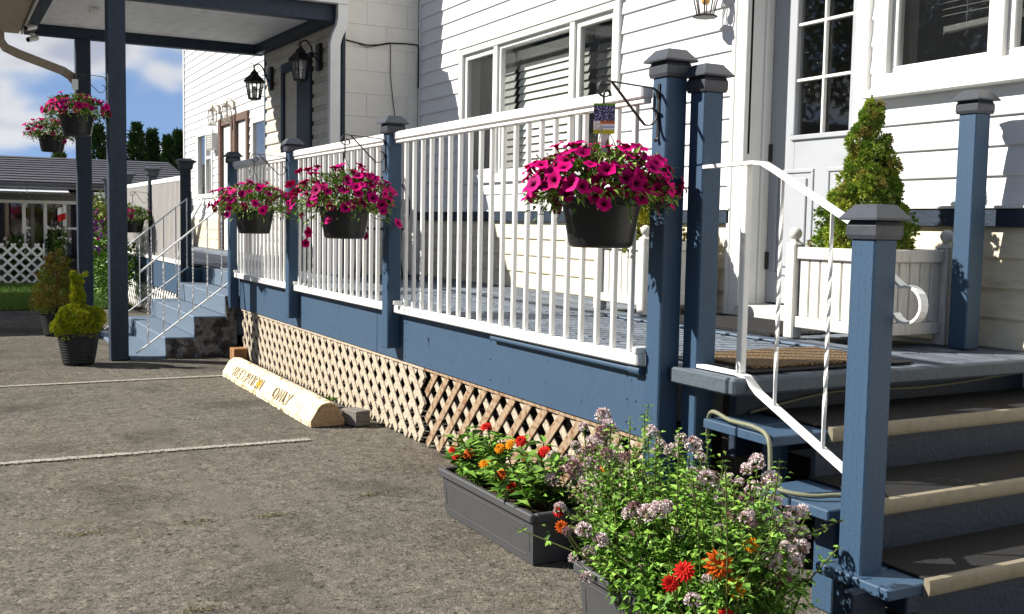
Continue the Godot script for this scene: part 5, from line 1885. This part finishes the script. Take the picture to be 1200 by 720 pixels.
# ---------- lanterns ----------
func black_lantern(at: Vector3, label: String) -> void:
	var t := thing("wall_lantern", label, "wall lamp", at, 0.0, "black lanterns of the annex")
	var c := Vector3(-0.20, 0, 0)
	var st := mb()
	bx(st, Vector3(-0.018, 0.0, 0), Vector3(0.036, 0.26, 0.12), 0.008)
	part(st, "wall_plate", M.iron, t)
	st = mb()
	tube(st, smooth_path([Vector3(-0.03, -0.04, 0), Vector3(-0.08, 0.03, 0), Vector3(-0.10, 0.10, 0), Vector3(-0.15, 0.15, 0), Vector3(-0.20, 0.12, 0), Vector3(-0.20, 0.08, 0)], 5), 0.008, 6)
	var cu := []
	for k in 12:
		var a := TAU * 0.8 * k / 11.0
		cu.append(Vector3(-0.235 - 0.028 * cos(a), 0.125 + 0.028 * sin(a), 0))
	tube(st, cu, 0.004, 5)
	tube(st, [Vector3(-0.03, 0.03, 0), Vector3(-0.12, 0.03, 0)], 0.006, 6)
	part(st, "scroll_arm", M.iron, t)
	st = mb()
	lathe(st, [Vector2(0, 0.10), Vector2(0.012, 0.09), Vector2(0.018, 0.075), Vector2(0.035, 0.06), Vector2(0.05, 0.045), Vector2(0.045, 0.035), Vector2(0.085, 0.0), Vector2(0.125, -0.045), Vector2(0.125, -0.055), Vector2(0.09, -0.055)], 6, c, 0.0, false)
	part(st, "roof", M.iron, t)
	st = mb()
	for k in 6:
		var a := TAU * k / 6
		var a2 := TAU * (k + 1) / 6
		var u := Vector3(cos(a), 0, sin(a))
		var u2 := Vector3(cos(a2), 0, sin(a2))
		var A := c + u * 0.098 + UP * -0.055
		var B := c + u * 0.066 + UP * -0.235
		var A2 := c + u2 * 0.098 + UP * -0.055
		var B2 := c + u2 * 0.066 + UP * -0.235
		bar(st, A, B, 0.012, 0.012, u)
		bar(st, B, B2, 0.012, 0.012)
		bar(st, (A + A2) / 2, (B + B2) / 2, 0.005, 0.005, u)
		bar(st, A.lerp(B, 0.5), A2.lerp(B2, 0.5), 0.005, 0.005)
	lathe(st, [Vector2(0.066, -0.235), Vector2(0.072, -0.243), Vector2(0.03, -0.255), Vector2(0, -0.255)], 6, c, 0.0, false)
	part(st, "cage", M.iron, t)
	st = mb()
	for k in 6:
		var u := Vector3(cos(TAU * k / 6), 0, sin(TAU * k / 6))
		var u2 := Vector3(cos(TAU * (k + 1) / 6), 0, sin(TAU * (k + 1) / 6))
		oquad(st, c + u * 0.093 + UP * -0.058, c + u2 * 0.093 + UP * -0.058, c + u2 * 0.062 + UP * -0.232, c + u * 0.062 + UP * -0.232, u + u2)
	part(st, "glass", M.bulb_glass, t)
	st = mb()
	lathe(st, [Vector2(0, -0.23), Vector2(0.012, -0.23), Vector2(0.012, -0.16), Vector2(0.02, -0.14), Vector2(0.022, -0.12), Vector2(0.012, -0.10), Vector2(0, -0.095)], 10, c)
	part(st, "bulb", M.blind, t)

func clear_lantern(at: Vector3, out: float, s: float, label: String, m: Material, bulb: Material, group: String) -> void:
	var t := thing("glass_lantern", label, "wall lamp", at, 0.0, group)
	var c := Vector3(-out, 0, 0)
	var st := mb()
	bx(st, Vector3(-0.01, 0.06 * s, 0), Vector3(0.02, 0.12 * s, 0.07 * s), 0.004)
	tube(st, [Vector3(-0.01, 0.10 * s, 0), Vector3(-out * 0.6, 0.16 * s, 0), Vector3(-out, 0.13 * s, 0), Vector3(-out, 0.09 * s, 0)], 0.008 * s, 6)
	part(st, "bracket", m, t)
	st = mb()
	lathe(st, [Vector2(0, 0.14 * s), Vector2(0.012 * s, 0.12 * s), Vector2(0.02 * s, 0.09 * s), Vector2(0.07 * s, 0.045 * s), Vector2(0.07 * s, 0.035 * s), Vector2(0.0, 0.03 * s)], 8, c, 0, false)
	part(st, "roof", m, t)
	st = mb()
	for k in 8:
		var u := Vector3(cos(TAU * k / 8), 0, sin(TAU * k / 8))
		tube(st, [c + u * 0.058 * s + UP * 0.035 * s, c + u * 0.070 * s + UP * -0.06 * s, c + u * 0.048 * s + UP * -0.155 * s], 0.004 * s, 5, false)
	lathe(st, [Vector2(0, -0.155 * s), Vector2(0.052 * s, -0.155 * s), Vector2(0.075 * s, -0.165 * s), Vector2(0.070 * s, -0.172 * s), Vector2(0, -0.174 * s)], 8, c, 0, false)
	part(st, "cage", m, t)
	st = mb()
	lathe(st, [Vector2(0.055 * s, 0.034 * s), Vector2(0.066 * s, -0.06 * s), Vector2(0.046 * s, -0.153 * s)], 12, c)
	part(st, "glass", M.bulb_glass, t)
	st = mb()
	ball(st, c + Vector3(0, -0.075 * s, 0), 0.026 * s, 10, 8)
	tube(st, [c + Vector3(0, 0.033 * s, 0), c + Vector3(0, -0.06 * s, 0)], 0.012 * s, 8)
	part(st, "bulb", bulb, t)

func make_lanterns() -> void:
	black_lantern(Vector3(3.236, 2.80, -11.83), "black caged lantern on the annex wall near the far porch beam")
	black_lantern(Vector3(3.236, 2.81, -10.08), "black caged lantern on the annex wall beside the downspout")
	clear_lantern(Vector3(4.002, 2.96, -17.85), 0.12, 1.15, "pewter glass lantern over the brown door by the far window", M.brass, M.blind, "pewter lanterns of the far wing")
	clear_lantern(Vector3(4.002, 2.94, -16.84), 0.12, 1.15, "pewter glass lantern between the two brown door frames", M.brass, M.blind, "pewter lanterns of the far wing")
	clear_lantern(Vector3(4.002, 2.60, -4.94), 0.115, 1.0, "slim black lantern with an amber bulb beside the house door", M.iron, M.amber, "")
	var t := thing("air_conditioner", "small white air conditioner sticking out of the far window", "air conditioner", Vector3(4.0, 2.38, -18.12))
	box("case", Vector3(-0.12, 0, -0.20), Vector3(0.02, 0.28, 0.20), M.trim, t, 0.01)
	for k in 7:
		box("louvre", Vector3(-0.126, 0.02 + k * 0.036, -0.17), Vector3(-0.1205, 0.038 + k * 0.036, 0.17), M.curtain, t, 0.001)
	t = thing("leaning_board", "white board leaning on the far wall under the window", "board", Vector3(3.80, 0.712, -19.4))
	var st := mb()
	bar(st, Vector3(-0.12, 0.0, -0.75), Vector3(0.16, 0.85, 0.35), 0.03, 0.16, Vector3(0, 0, 1))
	part(st, "plank", M.trim, t)

# ---------- background ----------
func bush(t: Node3D, c: Vector3, r: Vector3, n: int, ls: float, pal: Array, called := "foliage", cl := 40) -> void:
	var st := mb()
	var cs := []
	for k in cl:
		var d := rdir()
		cs.append([c + d * r * pow(rng.randf(), 0.35) * 0.85, rng.randf_range(0.18, 0.34), pal[rng.randi() % pal.size()] * rng.randf_range(0.8, 1.2)])
	var rm := (r.x + r.y + r.z) / 3
	for k in n:
		var q: Array = cs[rng.randi() % cs.size()]
		var d := rdir()
		var p: Vector3 = q[0] + d * r.lerp(Vector3(rm, rm, rm), 0.5) * q[1] * pow(rng.randf(), 0.4)
		var col: Color = q[2] * rng.randf_range(0.8, 1.25)
		col.a = 1
		var s := ls * rng.randf_range(0.7, 1.3)
		leaf(st, p, (d + rdir() * 0.8).normalized(), (UP + rdir() * 0.6).normalized(), s, s * 0.55, col)
	part(st, called, M.leaf, t)

func cedar(at: Vector3, h: float, r: float, label: String, pal: Array) -> void:
	var t := thing("cedar_tree", label, "tree", at, 0.0, "cedars behind the garden shed")
	var st := mb()
	tube(st, [Vector3.ZERO, Vector3(0, h * 0.5, 0), Vector3(0, h * 0.95, 0)], [0.09, 0.05, 0.01], 7)
	part(st, "trunk", M.bark, t)
	st = mb()
	for k in 330:
		var f := rng.randf()
		var rad: float = r * pow(1.0 - f, 0.85) * minf(1.0, 0.6 + f * 3.0) * rng.randf_range(0.6, 1.1)
		var a := rng.randf() * TAU
		var p := Vector3(cos(a) * rad, 0.15 + f * (h - 0.2), sin(a) * rad)
		var col: Color = pal[rng.randi() % pal.size()] * rng.randf_range(0.75, 1.25)
		col.a = 1
		for i in 22:
			var d := (Vector3(cos(a), 1.1, sin(a)) + rdir() * 0.9).normalized()
			leaf(st, p + rdir() * 0.10, d, rdir(), rng.randf_range(0.08, 0.17), 0.05, col * rng.randf_range(0.85, 1.15))
	part(st, "crown", M.leaf, t)

func lot_tree(at: Vector3, h: float, r: float, label: String, pal: Array) -> void:
	var t := thing("lot_tree", label, "tree", at, 0.0, "trees across the parking lot")
	var st := mb()
	tube(st, [Vector3.ZERO, Vector3(0.1, h * 0.35, 0), Vector3(0, h * 0.7, 0.1)], [0.2, 0.14, 0.05], 8)
	for k in 7:
		var a := TAU * k / 7 + rng.randf()
		var y := h * rng.randf_range(0.3, 0.55)
		tube(st, [Vector3(0.08, y, 0), Vector3(cos(a) * r * 0.7, y + r * 0.5, sin(a) * r * 0.7)], [0.07, 0.02], 6)
	part(st, "trunk", M.bark, t)
	bush(t, Vector3(0, h * 0.62, 0), Vector3(r, h * 0.38, r), 9000, 0.24, pal, "crown", 70)

func make_background() -> void:
	rng.seed = 123
	# lawn in front of the shed
	var st := mb()
	lohi(st, Vector3(-6.0, -0.02, -20.55), Vector3(2.2, 0.012, -14.85), 0.004)
	struct(st, "lawn", M.lawn, "small lawn in front of the garden shed")
	var mm := MultiMesh.new()
	mm.transform_format = MultiMesh.TRANSFORM_3D
	mm.use_colors = true
	var bl := mb()
	bl.set_color(Color.WHITE)
	otri(bl, Vector3(-0.004, 0, 0), Vector3(0.004, 0, 0), Vector3(0.003, 0.05, 0.01), Vector3(0, 0, 1))
	otri(bl, Vector3(0.006, 0, 0.004), Vector3(0.010, 0, -0.004), Vector3(0.014, 0.042, -0.01), Vector3(1, 0, 0))
	mm.mesh = bl.commit()
	mm.instance_count = 26000
	for k in 26000:
		var p := Vector3(rng.randf_range(-1.5, 2.15), 0.010, rng.randf_range(-20.5, -14.8))
		var s := rng.randf_range(0.7, 1.5)
		mm.set_instance_transform(k, Transform3D(Basis(UP, rng.randf() * TAU).scaled(Vector3(s, s, s)), p))
		mm.set_instance_color(k, Color(0.07, 0.15, 0.025).lerp(Color(0.15, 0.24, 0.04), rng.randf()))
	var mi := MultiMeshInstance3D.new()
	mi.multimesh = mm
	mi.material_override = M.grass
	mi.name = "lawn_grass"
	add_child(mi)
	tag(mi, "short green lawn grass in front of the garden shed", "grass", "", "stuff")
	# white garden lattice
	var l := thing("garden_lattice", "white lattice fence panel standing on the lawn before the shed", "lattice", Vector3(-0.70, 0.0, -20.25))
	lattice(l, Vector3(0, 0.03, 0), Vector3(1, 0, 0), Vector3(0, 0, 1), 2.18, 0.70, 0.19, 0.042, 0.008, 1, M.white, M.white)
	for x in [0.02, 2.16]:
		box("stake", Vector3(x - 0.015, -0.01, -0.035), Vector3(x + 0.015, 0.74, -0.012), M.white, l)
	# shed
	var s := thing("garden_shed", "low garden shed with glazed front and grey shingle roof", "shed")
	var Z := -20.75
	box("low_wall", Vector3(-3.5, 0, Z - 0.08), Vector3(3.9, 0.42, Z), M.greywood, s)
	box("header", Vector3(-3.5, 1.46, Z - 0.08), Vector3(3.9, 1.66, Z), M.greywood, s)
	box("header_trim", Vector3(-3.5, 1.44, Z + 0.002), Vector3(3.9, 1.50, Z + 0.03), M.trim, s)
	var xs := [-3.45, -2.6, -1.8, -1.0, -0.3, 0.45, 1.18, 1.32, 1.53, 1.85, 2.35, 2.9, 3.85]
	for i in xs.size():
		box("mullion", Vector3(xs[i] - 0.03, 0.42, Z - 0.07), Vector3(xs[i] + 0.03, 1.46, Z + 0.01), M.trim if i % 3 != 1 else M.greywood, s)
		if i < xs.size() - 1:
			if i % 2 == 0 or xs[i] > 1.4: box("sash_rail", Vector3(xs[i] + 0.03, 0.98, Z - 0.05), Vector3(xs[i + 1] - 0.03, 1.02, Z - 0.005), M.trim, s)
			box("pane", Vector3(xs[i] + 0.03, 0.42, Z - 0.045), Vector3(xs[i + 1] - 0.03, 1.46, Z - 0.041), M.glass, s, 0)
	st = mb()
	lohi(st, Vector3(-3.5, 0, -24.2), Vector3(3.9, 1.9, -24.1), 0)
	lohi(st, Vector3(-3.5, 0, -24.1), Vector3(-3.4, 1.7, Z - 0.081), 0)
	lohi(st, Vector3(3.8, 0, -24.1), Vector3(3.9, 1.7, Z - 0.081), 0)
	lohi(st, Vector3(-3.4, 0.0, -22.6), Vector3(3.8, 1.66, -22.5), 0)
	part(st, "inner_wall", M.maroon, s)
	# shingle courses
	var rows := 11
	for k in rows:
		var f0 := float(k) / rows
		var f1 := float(k + 1) / rows
		st = mb()
		bar(st, Vector3(0.2, lerpf(1.80, 2.40, f0) + 0.02, lerpf(-20.35, -23.4, f0)), Vector3(0.2, lerpf(1.80, 2.40, f1) + 0.004, lerpf(-20.35, -23.4, f1) - 0.03), 7.9, 0.02)
		part(st, "shingle_course", M.shingle, s)
	st = mb()
	bar(st, Vector3(0.2, 1.76, -20.32), Vector3(0.2, 2.37, -23.45), 7.8, 0.06)
	bar(st, Vector3(0.2, 2.37, -23.45), Vector3(0.2, 1.9, -24.5), 7.8, 0.06)
	part(st, "roof", M.shingle, s)
	box("eave_board", Vector3(-3.75, 1.70, -20.36), Vector3(4.15, 1.80, -20.325), M.greywood, s)
	st = mb()
	bar(st, Vector3(-0.3, 1.64, -20.10), Vector3(-0.3, 1.725, -20.6), 4.35, 0.012)
	part(st, "porch_panel", M.poly, s)
	box("panel_joint", Vector3(1.18, 1.62, -20.12), Vector3(1.21, 1.66, -20.08), M.trim, s)
	box("panel_joist", Vector3(-2.4, 1.60, -20.16), Vector3(1.9, 1.63, -20.12), M.greywood, s)
	box("gutter_end", Vector3(2.3, 1.55, -20.3), Vector3(2.75, 1.66, -20.2), M.trim, s)
	# flag
	var f := thing("small_flag", "small red and white flag hanging at the shed front", "flag", Vector3(1.86, 1.15, -20.55))
	st = mb()
	tube(st, [Vector3(0, -0.15, 0), Vector3(0, 0.32, 0)], 0.006, 6)
	part(st, "pole", M.trim, f)
	for k in 2:
		st = mb()
		var ya: float = [0.02, 0.14][k]
		for i in 5:
			var xa := -0.028 * i
			var xb := -0.028 * (i + 1)
			oquad(st, Vector3(xa, ya - 0.01 * i, 0.012 * sin(i * 1.6)), Vector3(xb, ya - 0.01 * (i + 1), 0.012 * sin((i + 1) * 1.6)), Vector3(xb, ya + 0.12 - 0.01 * (i + 1), 0.012 * sin((i + 1) * 1.6)), Vector3(xa, ya + 0.12 - 0.01 * i, 0.012 * sin(i * 1.6)), Vector3(0, 0, 1))
		part(st, ["red_field", "white_field"][k], [mat(srgb(190, 30, 34), 0.8), M.trim][k], f)
	# garden plants in front of the glass
	var gp := [Color(0.07, 0.14, 0.03), Color(0.10, 0.19, 0.035), Color(0.05, 0.10, 0.025)]
	var gdn := [[Vector3(1.72, 0, -20.35), 1.05, 0.20, "tall leafy garden plant against the shed glass"], [Vector3(2.3, 0, -20.3), 0.9, 0.30, "leafy garden plant behind the browned potted conifer"], [Vector3(1.05, 0, -20.5), 0.9, 0.25, "garden plant with pale blooms behind the white garden lattice"]]
	for g in gdn:
		var t := thing("garden_plant", g[3], "plant", g[0], 0.0, "plants at the shed front")
		st = mb()
		for k in 9: tube(st, [Vector3(rng.randf_range(-0.05, 0.05), 0, 0), Vector3(rng.randf_range(-0.15, 0.15), g[1], rng.randf_range(-0.1, 0.1))], 0.006, 5)
		part(st, "stems", M.stem, t)
		bush(t, Vector3(0, g[1] * 0.55, 0), Vector3(g[2], g[1] * 0.45, 0.16), 700, 0.09, gp, "foliage", 30)
		st = mb()
		for k in 14:
			var p := Vector3(rng.randf_range(-1, 1) * g[2], g[1] * rng.randf_range(0.5, 1.0), rng.randf_range(0.02, 0.16))
			for i in 6: leaf(st, p, rdir(), rdir(), 0.03, 0.025, Color(0.7, 0.68, 0.66))
		part(st, "blooms", M.petal_pale, t)
	# flowering climber before the ribbed fence
	var v := thing("flowering_climber", "climber with purple flowers growing up before the ribbed fence", "climber", Vector3(1.93, 0.0, -14.9))
	st = mb()
	for k in 8: tube(st, [Vector3(rng.randf_range(-0.1, 0.1), 0, rng.randf_range(-0.3, 0.3)), Vector3(rng.randf_range(-0.15, 0.15), 1.3, rng.randf_range(-0.4, 0.4))], 0.008, 5)
	part(st, "stems", M.stem, v)
	bush(v, Vector3(0, 0.55, 0), Vector3(0.34, 0.50, 0.75), 2600, 0.07, [Color(0.13, 0.25, 0.03), Color(0.18, 0.30, 0.04), Color(0.09, 0.18, 0.03)], "lower_foliage", 60)
	bush(v, Vector3(-0.05, 1.2, 0), Vector3(0.28, 0.40, 0.6), 1100, 0.06, [Color(0.15, 0.2, 0.03), Color(0.22, 0.24, 0.04), Color(0.08, 0.13, 0.03)], "upper_foliage", 40)
	st = mb()
	for k in 110:
		var p := Vector3(rng.randf_range(-0.36, 0.1), rng.randf_range(0.75, 1.35), rng.randf_range(-0.6, 0.75))
		for i in 6: leaf(st, p, rdir(), rdir(), 0.035, 0.028, Color(0.10, 0.035, 0.20) if rng.randf() < 0.8 else Color(0.45, 0.02, 0.16))
	part(st, "flowers", M.petal_pale, v)
	# cedar row
	var cp := [Color(0.035, 0.075, 0.02), Color(0.05, 0.10, 0.025), Color(0.028, 0.06, 0.018)]
	var cs := [[2.75, 3.05, 0.6, 1], [3.75, 3.75, 0.62, 0], [4.75, 3.85, 0.62, 0], [5.25, 3.75, 0.5, 0], [5.62, 3.55, 0.42, 0], [6.0, 3.75, 0.5, 0], [6.6, 3.7, 0.55, 0], [7.3, 3.6, 0.6, 0], [4.25, 3.0, 0.5, 0]]
	var cl := ["light green loose cedar standing apart behind the shed", "cedar seen between the two porch posts", "tall pointed cedar beside the near porch post", "cedar leaning against the tall pointed one", "short narrow cedar in the gap of the row", "tall cedar next to the house corner", "cedar half hidden by the house corner", "cedar behind the far house corner", "low cedar between two tall ones"]
	for i in cs.size():
		var pal := cp
		if cs[i][3] == 1: pal = [Color(0.10, 0.17, 0.04), Color(0.14, 0.2, 0.05)]
		cedar(Vector3(cs[i][0], 0, -32.0 + rng.randf_range(-0.4, 0.4)), cs[i][1], cs[i][2], cl[i], pal)
	# the garage left of the lot, outside the picture, whose shade lies over the lawn
	var gar := thing("garage", "plain beige garage beside the lawn left of the lot", "garage")
	box("wall", Vector3(-8.0, 0, -19.4), Vector3(-2.2, 2.9, -14.2), M.cream, gar, 0.01)
	st = mb()
	lohi(st, Vector3(-8.3, 2.902, -19.7), Vector3(-1.95, 3.1, -13.9), 0.01)
	part(st, "roof", M.shingle, gar)
	box("garage_door", Vector3(-7.2, 0, -14.199), Vector3(-4.6, 2.2, -14.15), M.trim, gar)
	# trees across the lot: what the door glass mirrors
	var tp := [Color(0.05, 0.09, 0.02), Color(0.07, 0.12, 0.025), Color(0.04, 0.07, 0.02)]
	var lt := [[-13, -26, 10.5, 3.4], [-14.5, -20, 11.0, 3.6], [-14.5, -12.5, 10.0, 3.4], [-15.5, -5.0, 9.5, 3.4], [-14, 1.5, 6.5, 2.8], [-15, 8.0, 7.5, 3.0], [-8.5, -28.0, 9.0, 3.2], [-11.5, -33.0, 10.5, 3.5], [-8.0, -37.5, 9.5, 3.4], [-14.0, -40.0, 12.0, 3.8], [-11.0, -46.0, 11.5, 3.8]]
	var ll := ["broad tree across the lot farthest down the drive", "tall broad tree across the lot behind the garage", "round tree across the lot facing the porch", "tall tree across the lot facing the railing", "round tree across the lot facing the house door", "tall tree across the lot past the stairs", "full tree at the end of the lot behind the garage roof", "big full tree second from the garage at the end of the lot", "tree at the end of the lot in front of the tallest one", "tallest tree at the end of the lot", "far tall tree closing the end of the lot"]
	for i in lt.size():
		lot_tree(Vector3(lt[i][0], 0, lt[i][1]), lt[i][2], lt[i][3], ll[i], tp)

	# evergreens at the stair end of the lot, outside the picture: the faces turned that way are dark
	var bt := [[-9.0, 11.0, 9.0, 3.2], [-3.5, 10.0, 9.5, 3.2], [1.5, 11.0, 9.0, 3.0], [6.5, 11.5, 9.5, 3.2]]
	var bb := ["evergreen at the stair end of the lot, outermost of four", "evergreen at the stair end of the lot facing the parking bays", "evergreen at the stair end of the lot facing the flower troughs", "evergreen at the stair end of the lot nearest the house"]
	for i in bt.size():
		lot_tree(Vector3(bt[i][0], 0, bt[i][1]), bt[i][2], bt[i][3], bb[i], tp)

func _ready() -> void:
	rng.seed = 7
	# camera
	var cam := Camera3D.new()
	cam.name = "camera"
	cam.fov = 32.636
	cam.near = 0.05
	cam.far = 1200.0
	cam.transform = Transform3D(Basis(Vector3(0.88168014, 0.01784804, 0.47150989), Vector3(0.02108366, 0.99679607, -0.07715616), Vector3(-0.47137629, 0.07796821, 0.878479)).orthonormalized(), Vector3(0, 1.21, 0))
	add_child(cam)
	cam.current = true
	# sky and exposure
	var env := Environment.new()
	env.background_mode = Environment.BG_SKY
	env.sky = make_sky()
	env.background_energy_multiplier = 0.24
	env.tonemap_mode = Environment.TONE_MAPPER_LINEAR
	env.tonemap_exposure = 1.95
	env.sdfgi_enabled = true
	env.ssao_enabled = true
	env.ssil_enabled = true
	var we := WorldEnvironment.new()
	we.name = "world_environment"
	we.environment = env
	add_child(we)
	# sun, from ahead on the left
	var sun := DirectionalLight3D.new()
	sun.name = "sun"
	sun.light_energy = 1.6
	sun.light_color = Color(1.0, 0.975, 0.93)
	sun.light_angular_distance = 0.5
	sun.shadow_enabled = true
	add_child(sun)
	sun.look_at_from_position(Vector3.ZERO, Vector3(1.0, -0.90, 0.647), UP)
	make_materials()
	make_ground()
	worn_line(-5.69, -5.60, -3.0, 1.74, "parking_line", "worn white line of the nearer parking bay", 321)
	worn_line(-8.25, -8.19, -3.0, 1.93, "parking_line", "worn white line of the farther parking bay", 331)
	make_house()
	make_annex()
	make_canopy()
	make_decks()
	make_front_stairs()
	make_side_stairs()
	make_iron_chair()
	make_lanterns()
	make_planters()
	make_troughs()
	make_baskets()
	make_lot_things()
	make_background()
	for o in find_children("*", "", true, false):
		if o.has_meta("_c"): o.remove_meta("_c")
